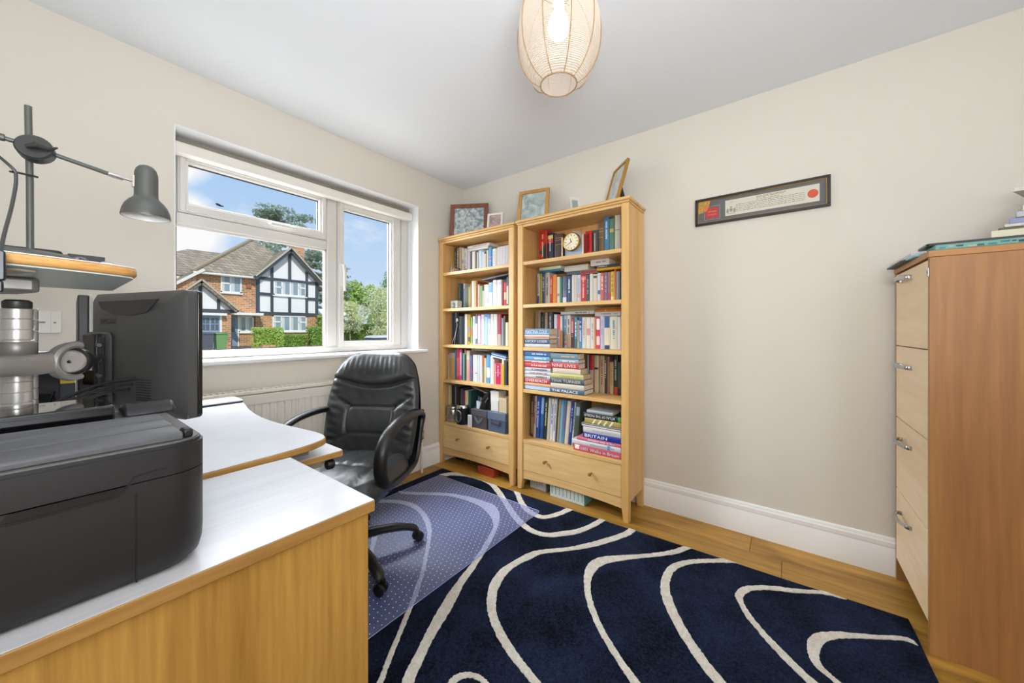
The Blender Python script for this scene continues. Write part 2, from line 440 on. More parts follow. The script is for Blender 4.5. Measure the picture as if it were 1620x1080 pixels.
# white twin plate on the window wall
so = thing('wall_plate', 'square white twin blanking plate screwed to the wall behind the monitor', 'socket', (.03, YW, 1.15))
MB().prism(rrect(-.03, .061, 1.108, 1.196, .004), YW-.009, YW-.0005, lambda u, v, w_: (u, w_, v)).build('plate', mat('plate_white', 'e6e2da', .35), so, bevel=.002)
MB().box(.0345, .035, YW-.0095, YW-.0088, 1.11, 1.194).build('joint', mat('plate_line', 'b5b0a6', .5), so)
MB().box(.006, .021, YW-.0098, YW-.0088, 1.148, 1.154).box(.041, .048, YW-.0098, YW-.0088, 1.147, 1.153).build('slot', mat('slot_grey', '8d8778', .5), so)

# ------------------------------------------------------------------ radiator
rd = thing('radiator', 'white panel radiator with vertical flutes below the window', 'radiator', (1.05, 2.28, .15))
rm = mat('radiator_enamel', 'ece8dd', .35)
b = MB(); x0, x1 = .36, 1.74; yf = 2.225
n = int((x1-x0-.05)/.036)
poly = [(x0, yf)]
for i in range(n):
    c0 = x0+.03+i*.036
    poly += [(c0, yf), (c0+.005, yf+.011), (c0+.013, yf+.011), (c0+.018, yf)]
poly += [(x1, yf), (x1, yf+.02), (x0, yf+.02)]
b.prism(poly, .21, .725)
b.build('fluted_panel', rm, rd, bevel=.0015)
b = MB().box(x0, x1, yf-.0005, yf+.02, .725, .778).box(x0, x1, yf-.0005, yf+.02, .16, .21); b.build('panel_border', rm, rd, bevel=.003)
b = MB().box(x0-.008, x0, yf-.003, yf+.095, .16, .785).box(x1, x1+.008, yf-.003, yf+.095, .16, .785); b.build('end_cover', rm, rd, bevel=.003)
b = MB().box(x0-.008, x1+.008, yf-.003, yf+.014, .785, .8).box(x0-.008, x1+.008, yf+.075, yf+.095, .785, .8)
xx = x0
while xx < x1:
    b.box(xx, xx+.012, yf+.014, yf+.075, .79, .799); xx += .024
b.build('top_grille', rm, rd)
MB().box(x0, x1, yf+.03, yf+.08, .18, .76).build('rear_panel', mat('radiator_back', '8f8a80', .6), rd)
v = MB().tube([(1.828, 2.27, .0), (1.828, 2.27, .265)], .0085, 10); v.build('pipe', rm, rd, smooth=True)
v = MB().tube([(1.745, 2.27, .295), (1.84, 2.27, .295)], .012, 10).lathe([(.013, .0), (.017, .012), (.017, .065), (.013, .07)], (1.828, 2.27, .262), 14)
v.build('valve_body', mat('chrome', 'd5d5d2', .15, 1), rd, smooth=True)
v = MB().lathe([(.015, 0), (.018, .008), (.018, .085), (.016, .09)], (1.828, 2.27, .333), 14); v.build('valve_cap', upvc, rd, smooth=True)
v = MB().lathe([(.016, 0), (.0175, .006), (.0175, .065), (.012, .075)], (1.828, 2.27, .424), 14); v.build('valve_top', mat('dark_chrome', '6a6662', .2, 1), rd, smooth=True)
STRIPES = [
  ([(1.331, 2.133), (1.396, 2.048), (1.436, 1.972), (1.452, 1.868), (1.426, 1.745), (1.364, 1.615), (1.284, 1.515), (1.181, 1.414), (1.07, 1.309), (0.989, 1.244), (0.915, 1.189), (0.856, 1.148), (0.788, 1.101), (0.729, 1.058), (0.682, 1.023), (0.64, 0.991)],
   [(1.311, 2.1), (1.371, 2.011), (1.402, 1.943), (1.414, 1.848), (1.39, 1.739), (1.332, 1.621), (1.27, 1.534), (1.17, 1.429), (1.058, 1.324), (0.985, 1.269), (0.912, 1.211), (0.852, 1.17), (0.785, 1.12), (0.723, 1.079), (0.671, 1.038), (0.626, 1.009)]),
  ([(1.5, 2.118), (1.563, 2.009), (1.643, 1.893), (1.7, 1.792), (1.734, 1.672), (1.749, 1.558), (1.744, 1.451), (1.673, 1.357), (1.581, 1.292), (1.47, 1.237), (1.351, 1.19), (1.229, 1.146), (1.132, 1.116), (1.043, 1.075), (0.952, 1.038), (0.87, 1.008), (0.809, 0.979), (0.742, 0.944), (0.697, 0.916)],
   [(1.49, 2.069), (1.539, 1.979), (1.614, 1.87), (1.664, 1.775), (1.686, 1.663), (1.688, 1.556), (1.666, 1.468), (1.623, 1.384), (1.563, 1.315), (1.461, 1.265), (1.332, 1.214), (1.222, 1.179), (1.122, 1.151), (1.035, 1.123), (0.941, 1.085), (0.853, 1.044), (0.792, 1.013), (0.725, 0.979), (0.674, 0.946)]),
  ([(1.863, 2.111), (1.952, 2.059), (2.012, 1.94), (2.032, 1.81), (1.994, 1.674), (1.928, 1.552), (1.852, 1.445), (1.796, 1.36), (1.735, 1.268), (1.688, 1.175), (1.667, 1.092), (1.687, 1.025), (1.74, 0.978), (1.81, 0.922), (1.916, 0.881), (2.025, 0.86)],
   [(1.875, 2.044), (1.914, 2.018), (1.963, 1.914), (1.975, 1.8), (1.959, 1.691), (1.899, 1.58), (1.83, 1.473), (1.769, 1.388), (1.704, 1.293), (1.647, 1.175), (1.631, 1.082), (1.653, 1.005), (1.708, 0.948), (1.78, 0.892), (1.896, 0.85), (2.003, 0.828)]),
  ([(2.019, 1.529), (1.945, 1.442), (1.866, 1.356), (1.804, 1.264), (1.786, 1.185), (1.799, 1.121), (1.886, 1.068), (2.007, 1.031)],
   [(2.054, 1.51), (1.976, 1.427), (1.906, 1.35), (1.847, 1.268), (1.825, 1.196), (1.831, 1.141), (1.919, 1.096), (2.03, 1.068)]),
  ([(2.014, 0.651), (1.933, 0.665), (1.819, 0.717), (1.7, 0.789), (1.61, 0.862), (1.516, 0.95), (1.453, 0.975), (1.369, 1.0), (1.286, 1.003), (1.197, 0.977), (1.135, 0.94), (1.091, 0.901), (1.054, 0.851), (1.017, 0.782), (0.991, 0.716), (0.975, 0.671), (0.958, 0.614), (0.949, 0.577)],
   [(2.007, 0.69), (1.942, 0.702), (1.829, 0.756), (1.72, 0.819), (1.632, 0.881), (1.543, 0.967), (1.481, 1.009), (1.385, 1.033), (1.29, 1.046), (1.196, 1.023), (1.117, 0.975), (1.062, 0.919), (1.023, 0.863), (0.985, 0.787), (0.962, 0.726), (0.948, 0.675), (0.933, 0.621), (0.924, 0.579)]),
  ([(2.018, 0.368), (1.923, 0.418), (1.837, 0.49), (1.762, 0.563), (1.683, 0.633), (1.614, 0.679), (1.543, 0.691), (1.479, 0.68), (1.409, 0.648), (1.342, 0.601), (1.279, 0.543), (1.229, 0.485), (1.187, 0.429), (1.157, 0.382), (1.133, 0.339)],
   [(2.001, 0.411), (1.939, 0.445), (1.858, 0.508), (1.784, 0.582), (1.713, 0.663), (1.643, 0.723), (1.566, 0.739), (1.49, 0.719), (1.405, 0.677), (1.327, 0.621), (1.265, 0.562), (1.211, 0.5), (1.167, 0.443), (1.135, 0.396), (1.106, 0.357)]),
  ([(2.016, 0.168), (1.959, 0.249), (1.898, 0.324), (1.833, 0.377), (1.769, 0.401), (1.699, 0.402), (1.624, 0.387), (1.537, 0.343), (1.456, 0.291), (1.399, 0.243), (1.35, 0.197), (1.287, 0.124)],
   [(2.027, 0.215), (1.984, 0.263), (1.922, 0.339), (1.862, 0.394), (1.787, 0.432), (1.708, 0.436), (1.608, 0.421), (1.513, 0.375), (1.434, 0.32), (1.376, 0.271), (1.325, 0.223), (1.262, 0.15)]),
  ([(2.009, -0.207), (1.989, -0.131), (1.926, -0.031), (1.893, 0.036), (1.848, 0.096), (1.803, 0.126), (1.758, 0.135), (1.718, 0.125), (1.663, 0.094), (1.6, 0.045), (1.55, -0.005), (1.511, -0.044), (1.462, -0.108)],
   [(2.02, -0.141), (2.005, -0.116), (1.956, -0.032), (1.92, 0.041), (1.878, 0.102), (1.829, 0.146), (1.772, 0.163), (1.73, 0.153), (1.648, 0.113), (1.584, 0.063), (1.528, 0.015), (1.49, -0.024), (1.439, -0.083)]),
  ([(1.867, -0.376), (1.865, -0.339), (1.818, -0.269), (1.772, -0.199), (1.728, -0.148), (1.686, -0.117), (1.646, -0.103), (1.607, -0.096), (1.568, -0.099), (1.548, -0.114), (1.528, -0.137), (1.509, -0.164)],
   [(1.887, -0.369), (1.888, -0.343), (1.844, -0.273), (1.801, -0.202), (1.767, -0.148), (1.721, -0.096), (1.675, -0.071), (1.625, -0.064), (1.574, -0.069), (1.543, -0.086), (1.522, -0.116), (1.496, -0.14)]),
  ([(0.762, 0.84), (0.8, 0.844), (0.831, 0.829), (0.854, 0.796), (0.859, 0.761), (0.854, 0.719)],
   [(0.779, 0.817), (0.805, 0.819), (0.824, 0.808), (0.837, 0.79), (0.843, 0.766), (0.839, 0.739)]),
  ([(1.127, 1.822), (1.045, 1.708), (0.974, 1.607), (0.91, 1.52)],
   [(1.148, 1.795), (1.06, 1.688), (0.984, 1.594), (0.918, 1.51)]),
]

# ================================================================== RUG AND CHAIR MAT
RUG = [(.36, 2.165), (1.972, 2.194), (2.023, -.383), (.41, -.412)]
def pile_mat(name, a, b_, sc_=420, brush=3.5, bump=.9):
    m = bpy.data.materials.new(name); m.use_nodes = True
    n = m.node_tree.nodes; l = m.node_tree.links; p = n['Principled BSDF']
    p.inputs['Roughness'].default_value = .95; p.inputs['Specular IOR Level'].default_value = .1
    p.inputs['Sheen Weight'].default_value = .0; p.inputs['Sheen Roughness'].default_value = .5
    t = n.new('ShaderNodeTexCoord')
    z = n.new('ShaderNodeTexNoise'); z.inputs['Scale'].default_value = sc_; z.inputs['Detail'].default_value = 3
    z2 = n.new('ShaderNodeTexNoise'); z2.inputs['Scale'].default_value = brush; z2.inputs['Detail'].default_value = 6; z2.inputs['Roughness'].default_value = .62; z2.inputs['Distortion'].default_value = .5  # broad noise puts the shading of brushed pile into the colour
    l.new(t.outputs['Object'], z.inputs['Vector']); l.new(t.outputs['Object'], z2.inputs['Vector'])
    mx = n.new('ShaderNodeMixRGB'); mx.inputs[0].default_value = .42; l.new(z.outputs['Fac'], mx.inputs[1]); l.new(z2.outputs['Fac'], mx.inputs[2])
    r = n.new('ShaderNodeValToRGB'); r.color_ramp.elements[0].position = .40; r.color_ramp.elements[1].position = .62
    r.color_ramp.elements[0].color = rgba(a); r.color_ramp.elements[1].color = rgba(b_)
    l.new(mx.outputs[0], r.inputs[0]); l.new(r.outputs[0], p.inputs['Base Color'])
    bp = n.new('ShaderNodeBump'); bp.inputs['Strength'].default_value = bump; bp.inputs['Distance'].default_value = .010
    z3 = n.new('ShaderNodeTexNoise'); z3.inputs['Scale'].default_value = 130; z3.inputs['Detail'].default_value = 5; z3.inputs['Roughness'].default_value = .75; l.new(t.outputs['Object'], z3.inputs['Vector'])
    l.new(z3.outputs['Fac'], mx.inputs[1])
    l.new(z3.outputs['Fac'], bp.inputs['Height']); l.new(bp.outputs[0], p.inputs['Normal'])
    return m
navy = pile_mat('navy_pile', '060912', '2b3755')
ivory = pile_mat('ivory_pile', 'dad3c6', 'fbf7ef', 300, 30, .8)
rug = thing('rug', 'navy rug with carved ivory wave lines across the oak floor', 'rug', (1.2, .9, 0))
b = MB(); cx, cy = 1.19, .89
top = []
for (x0, y0), (x1, y1) in zip(RUG, RUG[1:]+RUG[:1]):
    for i in range(14):
        t = i/14; top.append((x0+(x1-x0)*t+random.uniform(-.002, .002), y0+(y1-y0)*t+random.uniform(-.002, .002)))
n = len(top)
V = [(x, y, .0005) for x, y in top]+[(x, y, .009) for x, y in top]+[(cx+(x-cx)*.994, cy+(y-cy)*.994, .012) for x, y in top]
F = [tuple(range(n))[::-1], tuple(range(2*n, 3*n))]
for i in range(n):
    j = (i+1) % n
    F += [(i, j, n+j, n+i), (n+i, n+j, 2*n+j, 2*n+i)]
b.add(V, F); b.build('pile', navy, rug)
for A, B_ in STRIPES:
    A = smoothpts([(x, y, 0) for x, y in A], 8); B_ = smoothpts([(x, y, 0) for x, y in B_], 8)
    A2 = [(p.x+random.uniform(-.0018, .0018), p.y+random.uniform(-.0018, .0018)) for p in A if 1]
    B2 = [(p.x+random.uniform(-.0018, .0018), p.y+random.uniform(-.0018, .0018)) for p in B_ if 1]
    def cl(p):
        y = min(max(p[1], -.38), 2.188); return (min(p[0], 1.969+(2.194-y)*.0198), y)
    A2 = [cl(p) for p in A2]; B2 = [cl(p) for p in B2]
    MB().strip(A2, B2, .0105, .0145).build('wave_line', ivory, rug, bevel=.002, seg=1)

vinyl = bpy.data.materials.new('clear_vinyl'); vinyl.use_nodes = True
n = vinyl.node_tree.nodes; l = vinyl.node_tree.links
for x in list(n): n.remove(x)
o_ = n.new('ShaderNodeOutputMaterial'); tr = n.new('ShaderNodeBsdfTransparent'); tr.inputs[0].default_value = (.93, .95, 1, 1)
df = n.new('ShaderNodeBsdfDiffuse'); df.inputs[0].default_value = (.30, .41, .95, 1)  # blue share paints the sky's haze into the clear, slightly milky vinyl
m1 = n.new('ShaderNodeMixShader'); m1.inputs[0].default_value = .15; l.new(tr.outputs[0], m1.inputs[1]); l.new(df.outputs[0], m1.inputs[2])
g = n.new('ShaderNodeBsdfGlossy'); g.inputs['Roughness'].default_value = .48; fz = n.new('ShaderNodeFresnel'); fz.inputs[0].default_value = 1.9
tz = n.new('ShaderNodeTexCoord'); nz_ = n.new('ShaderNodeTexNoise'); nz_.inputs['Scale'].default_value = 40; nz_.inputs['Detail'].default_value = 3
l.new(tz.outputs['Object'], nz_.inputs['Vector']); bp = n.new('ShaderNodeBump'); bp.inputs['Strength'].default_value = .15; bp.inputs['Distance'].default_value = .004
l.new(nz_.outputs['Fac'], bp.inputs['Height']); l.new(bp.outputs[0], g.inputs['Normal'])
m2 = n.new('ShaderNodeMixShader'); gv = n.new('ShaderNodeNewGeometry'); fv = n.new('ShaderNodeMath'); fv.operation = 'SUBTRACT'; fv.inputs[0].default_value = 1; l.new(gv.outputs['Backfacing'], fv.inputs[1]); f3 = n.new('ShaderNodeMath'); f3.operation = 'MULTIPLY'; l.new(fz.outputs[0], f3.inputs[0]); l.new(fv.outputs[0], f3.inputs[1]); l.new(f3.outputs[0], m2.inputs[0]); l.new(m1.outputs[0], m2.inputs[1]); l.new(g.outputs[0], m2.inputs[2]); l.new(m2.outputs[0], o_.inputs[0])
cm = thing('chair_mat', 'clear studded plastic mat lying on the rug under the office chair', 'chair mat', (1.25, 1.64, .014), rz=math.radians(-1.2))
Mm = Matrix.Translation((0, 0, 0))
b = MB().prism([(q[0], q[1]) for q in rrect(.66, 1.852, 1.185, 2.092, .02)], .0148, .0172); b.build('sheet', vinyl, cm, bevel=.0007, seg=1)
b = MB(); b.tube([(x, y, .0172) for x, y in rrect(.66, 1.852, 1.185, 2.092, .02)], .0012, 5, closed=True); b.build('rim', mat('vinyl_edge', 'aebbe0', .3), cm)
b = MB()
x = .68
i = 0
while x < 1.84:
    y = 1.2+(.0125 if i % 2 else 0)
    while y < 2.08:
        r = .0026
        b.add([(x-r, y, .017), (x, y-r, .017), (x+r, y, .017), (x, y+r, .017), (x, y, .0195)], [(0,1,4), (1,2,4), (2,3,4), (3,0,4)])
        y += .0275
    x += .025; i += 1
stuff(b.build('stud', mat('vinyl_stud', 'ffffff', .2), cm))

# ================================================================== DESKS
lam = mat('pale_laminate', 'e2e2e6', .28, var=.03, vscale=14)
lam2 = wood('pale_oak_laminate', 'd3d3d7', 'dfdfe2', 'x', .25, 26, .08)
edge = wood('edge_oak', 'a27840', 'be9352', 'x', .4, 30, .1)
panel = wood('golden_oak_panel', 'a87a36', 'd6a856', 'z', .45, 20, .05)
dk = thing('desk_return', 'low oak return desk with pale top carrying the black printer', 'desk', (.0, .9, 0))
MB().box(-.45, .432, .690, 1.109, .738, .7605).build('edging', edge, dk, bevel=.0015)
MB().box(-.449, .431, .691, 1.108, .7607, .7622).build('top', lam2, dk, bevel=.0004, seg=1)
MB().box(-.45, .422, .700, .718, .002, .738).build('back_panel', panel, dk)
MB().box(.404, .422, .7185, 1.10, .002, .738).build('side_panel', panel, dk)
MB().box(-.45, -.432, .7185, 1.10, .002, .738).build('side_panel', panel, dk)
md = thing('corner_desk', 'curved pale desk top with a brown wooden edge under the window', 'desk', (.1, 1.7, 0))
E_ = [(.251, 1.1155), (.328, 1.122), (.4, 1.127), (.4525, 1.133), (.4985, 1.142), (.545, 1.162), (.567, 1.188), (.575, 1.24), (.566, 1.33), (.549, 1.455), (.541, 1.575), (.544, 1.705), (.563, 1.866), (.592, 2.02), (.604, 2.10)]
E_ = [(p.x, p.y) for p in smoothpts([(x, y, 0) for x, y in E_], 5)]
out = [(-.45, 1.111)]+E_+[(.606, 2.19), (-.45, 2.19)]
MB().prism(out, .7535, .7738).build('edging', edge, md, bevel=.004)
MB().prism([(-.449, 1.1125)]+[(x-.0035, y+.001) for x, y in E_]+[(.6025, 2.188), (-.449, 2.188)], .7739, .7752).build('top', lam, md)
for x, y in ((.5, 1.25), (.5, 2.1), (-.38, 2.1)):
    MB().box(x-.03, x+.03, y-.03, y+.03, .0155 if x > .3 else .002, .7535).build('leg', mat('grey_metal', '8a8d90', .4, .6), md, bevel=.004)
kt = thing('keyboard_tray', 'pull-out keyboard shelf with pale top jutting out below the desk corner', 'tray', (.5, 1.4, .72))
MB().prism(rrect(.3, .622, 1.175, 1.75, [.01, .012, .012, .01]), .700, .7185).build('board', edge, kt, bevel=.002)
MB().prism(rrect(.302, .6195, 1.1775, 1.748, [.01, .012, .012, .01]), .7187, .7198).build('top', lam, kt)
MB().box(.35, .56, 1.20, 1.22, .675, .700).box(.35, .56, 1.70, 1.72, .675, .700).build('runner', mat('runner_grey', 'b7b2a4', .5, .4), kt, bevel=.002)
kn = MB().lathe([(.014, 0), (.016, .003), (.016, .02), (.012, .024)], (.575, 1.2, .676), 14, Matrix.Rotation(PI/2, 4, 'Y')); kn.build('knob', mat('black_plastic', '1b1c1d', .4), kt, smooth=True)

pad = thing('notepad', 'white pad with a dark underside on the desk below the window', 'pad', (.48, 2.16, .7755))
MB().box(.30, .594, 2.06, 2.185, .7755, .783).build('backing', mat('navy_card', '242a36', .5), pad)
MB().box(.30, .594, 2.061, 2.185, .7832, .7895).build('sheets', mat('paper_white', 'f4f4f4', .7), pad)
ms = thing('computer_mouse', 'black computer mouse resting on the white pad beside the monitor', 'mouse', (.405, 2.1, .7897), rz=math.radians(65), local=True)
def mf(u, v):
    a = 2*PI*u; ph = v*PI/2
    return (.056*math.cos(a)*math.cos(ph)**.6*(1 if math.cos(a) > 0 else 1), .031*math.sin(a)*math.cos(ph)**.6, .0005+.037*math.sin(ph)**1.0-.007*math.cos(a)*math.sin(ph))
blackp = mat('black_plastic_satin', '1d1e20', .32)
MB().grid(mf, 28, 9, True).build('shell', blackp, ms, smooth='all')
MB().box(.02, .04, -.003, .003, .022, .033).build('scroll_wheel', mat('rubber', '0d0d0e', .7), ms, bevel=.002)

# ================================================================== PRINTER
pr = thing('printer', 'black multifunction printer with rounded corners on the low return desk', 'printer', (-.06, .9, .7622))
pm = mat('printer_black', '232326', .42, bump=.06, bscale=900)
pm2 = mat('printer_dark', '141416', .35)
grey = mat('printer_lid_grey', '55565a', .45, bump=.05, bscale=700)
px0, px1, py0, py1 = -.30, .165, .722, 1.095
def body(z0, z1, d=0, r=.045, rb=0):
    return rrect(px0+d, px1-d, py0+d, py1-d, r)
b = MB()
lay = [(.7625, .022), (.7660, .012), (.775, .004), (.79, .0008), (.81, 0), (.905, 0)]
R = [rrect(px0+d, px1-d, py0+d*.7, py1-d*.7, .045, 8) for z, d in lay]; n = len(R[0])
V = []; F = [tuple(range(n))[::-1]]
for (z, d), ring in zip(lay, R): V += [(x, y, z) for x, y in ring]
for k in range(len(lay)-1):
    for i in range(n): F.append((k*n+i, k*n+(i+1) % n, (k+1)*n+(i+1) % n, (k+1)*n+i))
F.append(tuple((len(lay)-1)*n+i for i in range(n)))
b.add(V, F); b.build('lower_body', pm, pr, smooth=True)
# upper section with its stepped lower seam
b = MB(); b.prism(rrect(px0, px1, py0, py1, .045, 8), .9065, .946); b.prism(rrect(px0+.003, px1-.003, py0+.003, py1-.003, .043, 8), .946, .9505)
b.build('upper_body', pm, pr, smooth=True)
MB().prism(rrect(px0+.006, px1-.006, py0+.006, py1-.006, .04, 8), .9505, .9525).build('top_panel', mat('printer_top', '6b6a68', .38), pr, smooth=True)
# seam, drop of the seam at the corner, paper door
b = MB().box(px0, -.035, py0-.0012, py0+.002, .9045, .9062)
b.prism([(-.035, .9062), (-.035, .9045), (-.03, .894), (-.02, .891), (.06, .8915), (.072, .895), (.078, .905), (.082, .9145), (.10, .917), (.115, .917), (.115, .9188), (.10, .9188), (.081, .917), (.076, .907), (.07, .898), (.06, .895), (-.02, .895), (-.026, .897)], py0-.0014, py0+.002, lambda u, v, w_: (u, w_, v))
b.box(.0835, .0852, py0-.0012, py0+.002, .768, .891)
b.build('seam', mat('seam_black', '070708', .6), pr)
MB().prism([(-.027, .8965), (-.02, .8955), (.06, .8955), (.069, .899), (.074, .905), (-.02, .905)], py0-.0006, py0+.004, lambda u, v, w_: (u, w_, v)).build('finger_recess', pm2, pr)
# slatted document cover across the top
lid = MB()
for i, (a, c) in enumerate(((.735, .800), (.802, .866), (.868, .93))):
    lid.prism([(a, .9527), (a, .961+i*.001), (a+.003, .9635+i*.001), (c-.0015, .9638+i*.001), (c, .9615+i*.001), (c, .9527)], px0+.01, .136, lambda u, v, w_: (w_, u, v))
lid.build('paper_support', grey, pr, bevel=.002)
MB().box(px0+.01, .1355, .7985, .8035, .9527, .9628).box(px0+.01, .1355, .8645, .8695, .9527, .9638).build('groove_shade', mat('seam_black', '070708', .6), pr)  # black bars paint the shade in the gaps between the slats
MB().box(.1365, .149, .74, .765, .953, .966).build('support_hinge', pm2, pr, bevel=.003)
MB().box(-.295, .085, .955, 1.09, .9527, .986).build('scanner_glass', mat('gloss_black', '0b0b0c', .06, coat=.5), pr, bevel=.004)
b = MB().prism([(1.0, .9527), (1.01, .966), (1.03, .974), (1.06, .972), (1.083, .963), (1.088, .9527)], .10, .1745, lambda u, v, w_: (w_, u, v)); b.build('rear_cover', pm, pr, smooth=True, bevel=.006)

# ================================================================== MONITORS, ARM, SHELF
steel = mat('brushed_steel', 'd6d4d0', .32, .55)
armm = mat('arm_grey', '8a8782', .38, .35)
mback = mat('monitor_back', '474747', .45, bump=.05, bscale=800)
mon = thing('monitor', 'black monitor seen from behind, its lettered back towards the printer', 'monitor', (.19, 1.5, .775), rz=math.atan2(.946, -.325), local=True)
# local x runs along the screen (0 = centre), local -y ... the back faces local +y
Wm, Hm = .425, .355
zb = .10
b = MB()
def mb_ring(inset, y, r=.012): return [(x, y, z) for x, z in rrect(-Wm/2+inset, Wm/2-inset, zb+inset, zb+Hm-inset, r)]
rings = [mb_ring(0, -.012), mb_ring(0, .010), mb_ring(.012, .022, .02), mb_ring(.05, .038, .03), mb_ring(.062, .041, .03)]
V = []; F = []
n = len(rings[0])
for r in rings: V += r
for k in range(len(rings)-1):
    for i in range(n): F.append((k*n+i, k*n+(i+1) % n, (k+1)*n+(i+1) % n, (k+1)*n+i))
F += [tuple(range(n)), tuple(range((len(rings)-1)*n, len(rings)*n))]
b.add(V, F); b.build('rear_housing', mback, mon, smooth=True)
MB().prism(rrect(-Wm/2, Wm/2, zb, zb+Hm, .012), -.026, -.0125, lambda u, v, w_: (u, w_, v)).build('bezel', mat('bezel_black', '131314', .25), mon, bevel=.003)
MB().box(-Wm/2+.015, Wm/2-.015, -.0268, -.0258, zb+.02, zb+Hm-.015).build('screen', mat('screen_off', '08090b', .1), mon)
# curved brow, vesa block, connector bay, label
b = MB().prism([(-.15, zb+Hm-.025), (.13, zb+Hm-.025), (.11, zb+Hm-.05), (.05, zb+Hm-.066), (-.03, zb+Hm-.07), (-.10, zb+Hm-.062)], .0395, .0425, lambda u, v, w_: (u, w_, v)); b.build('brow', mat('brow_dark', '2b2b2d', .4), mon, bevel=.002)
b = MB().prism([(.052, zb+.02), (.165, zb+.02), (.165, zb+.24), (.062, zb+.24), (.052, zb+.225)], .0405, .052, lambda u, v, w_: (u, w_, v)); b.build('vesa_block', mback, mon, bevel=.006)
MB().box(.085, .15, .042, .066, zb+.085, zb+.235).build('vesa_plate', pm2, mon, bevel=.005)
MB().box(.098, .110, .0661, .0666, zb+.13, zb+.168).build('sticker', mat('sticker_white', 'd8d8d4', .6), mon)
MB().box(.065, .145, .0521, .0531, zb+.03, zb+.08).build('connector_bay', mat('bay_black', '060606', .8), mon)
g = MB()
for i in range(9):
    g.box(-.115, -.05, .0402, .0416, zb+.05+i*.007, zb+.0525+i*.007)
g.build('vent', mat('vent_black', '1c1c1d', .6), mon)
text('SAMSUNG', 'lettering', (.118, .0414, zb+.262), (-1, 0, 0), (0, 0, 1), .078, .0165, mat('mark_grey', '060606', .5), mon)

mon2 = thing('monitor', 'second black monitor standing edge-on behind the silver arm', 'monitor', (.097, 1.95, .775), rz=math.radians(88), local=True)
MB().prism(rrect(-.21, .23, .10, .455, .01), -.010, .013, lambda u, v, w_: (u, w_, v)).build('rear_housing', mback, mon2, bevel=.004)
MB().prism(rrect(-.213, .233, .097, .458, .01), -.016, -.0102, lambda u, v, w_: (u, w_, v)).build('bezel', mat('bezel_lit', 'c9c9c8', .3), mon2, bevel=.002)  # pale tone paints the light on this black monitor's screen-side edge
MB().box(-.2, .22, -.0168, -.0158, .12, .445).build('screen', mat('screen_off'), mon2)

# monitor arm with stacked collars
ar = thing('monitor_mount', 'silver pole of stacked collars carrying two monitor arms', 'monitor arm', (-.024, 1.27, .775))
z = .776; i = 0
while z < 1.15:
    MB().lathe([(.0190, 0), (.0205, .0015), (.0205, .0200), (.0190, .0213)], (-.024, 1.27, z), 28).build('collar', steel, ar, smooth=True); z += .0216; i += 1
MB().lathe([(.0185, 0), (.0195, .002), (.0195, .014), (.015, .018)], (-.024, 1.27, z), 28).build('pole_cap', mat('cap_grey', '4a4947', .4, .5), ar, smooth=True)
z = .776
while z < 1.15:
    MB().lathe([(.0065, 0), (.0075, .001), (.0075, .026), (.0065, .0275)], (-.004, 1.50, z), 18).build('rear_collar', steel, ar, smooth=True); z += .0285
MB().lathe([(.0245, 0), (.0265, .003), (.0265, .028), (.025, .030)], (-.024, 1.27, 1.066), 28).lathe([(.025, 0), (.026, .002), (.026, .016), (.025, .017)], (-.024, 1.27, 1.048), 28).build('clamp_ring', armm, ar, smooth=True)
# front arm: flat casting ending in a forked ring with a round hub
P_ = smoothpts([(-.45, 1.10, 1.055), (-.1, 1.16, 1.053), (-.01, 1.185, 1.051), (.02, 1.20, 1.053)], 6)
MB().tube(P_, .0205, 12, sx=1.0, sy=.35, up=(0, 0, 1)).build('front_arm', armm, ar, smooth=True)
hub = (.048, 1.225, 1.053)
Mh = Matrix.Rotation(math.radians(180-62), 4, 'Z') @ Matrix.Rotation(PI/2, 4, 'Y')
def ring_pts(rx, rz, a0, a1, k=20, off=0):
    d_ = Vector((math.cos(math.radians(35)), math.sin(math.radians(35)), 0)); o__ = Vector(hub)
    return [o__+d_*(rx*math.cos(a0+(a1-a0)*i/k))+Vector((0, 0, rz*math.sin(a0+(a1-a0)*i/k))) for i in range(k+1)]
MB().tube(ring_pts(.036, .034, math.radians(75), math.radians(285)), .008, 8, sx=1, sy=1.6).build('fork', armm, ar, smooth=True)
MB().lathe([(.027, -.012), (.029, -.009), (.029, .008), (.027, .010)], hub, 28, Matrix.Rotation(math.radians(-112), 4, 'Z') @ Matrix.Rotation(PI/2, 4, 'Y')).build('hub_ring', pm2, ar, smooth=True)
MB().lathe([(.0235, .0), (.024, .013), (.0215, .0155)], hub, 28, Matrix.Rotation(math.radians(-90-22), 4, 'Z') @ Matrix.Rotation(PI/2, 4, 'Y')).build('hub_disc', mat('disc_grey', 'a8a49e', .35, .5), ar, smooth=True)
MB().lathe([(.0035, .0), (.0035, .0165), (.002, .017)], hub, 12, Matrix.Rotation(math.radians(-90-22), 4, 'Z') @ Matrix.Rotation(PI/2, 4, 'Y')).build('hub_screw', pm2, ar, smooth=True)
MB().tube(smoothpts([(-.024, 1.31, 1.06), (.02, 1.38, 1.058), (.05, 1.42, 1.075), (.07, 1.46, 1.08)], 5), .014, 10, sx=1, sy=.5, up=(0, 0, 1)).build('rear_arm', armm, ar, smooth=True)
MB().tube([hub, (.08, 1.28, 1.05), (.105, 1.46, 1.05)], .007, 8).tube([(.105, 1.46, .95), (.105, 1.46, 1.10)], .006, 8).build('tilt_bracket', mat('dark_steel', '4a4a4b', .3, .8), ar, smooth=True)
for zz in (.96, 1.0, 1.04, 1.08):
    MB().lathe([(.005, -.007), (.0065, -.005), (.0065, .005), (.005, .007)], (.100, 1.448, zz), 12, Matrix.Rotation(PI/2, 4, 'X')).build('clamp_knob', pm2, ar, smooth=True)
cab = mat('cable_black', '0f0f10', .5)
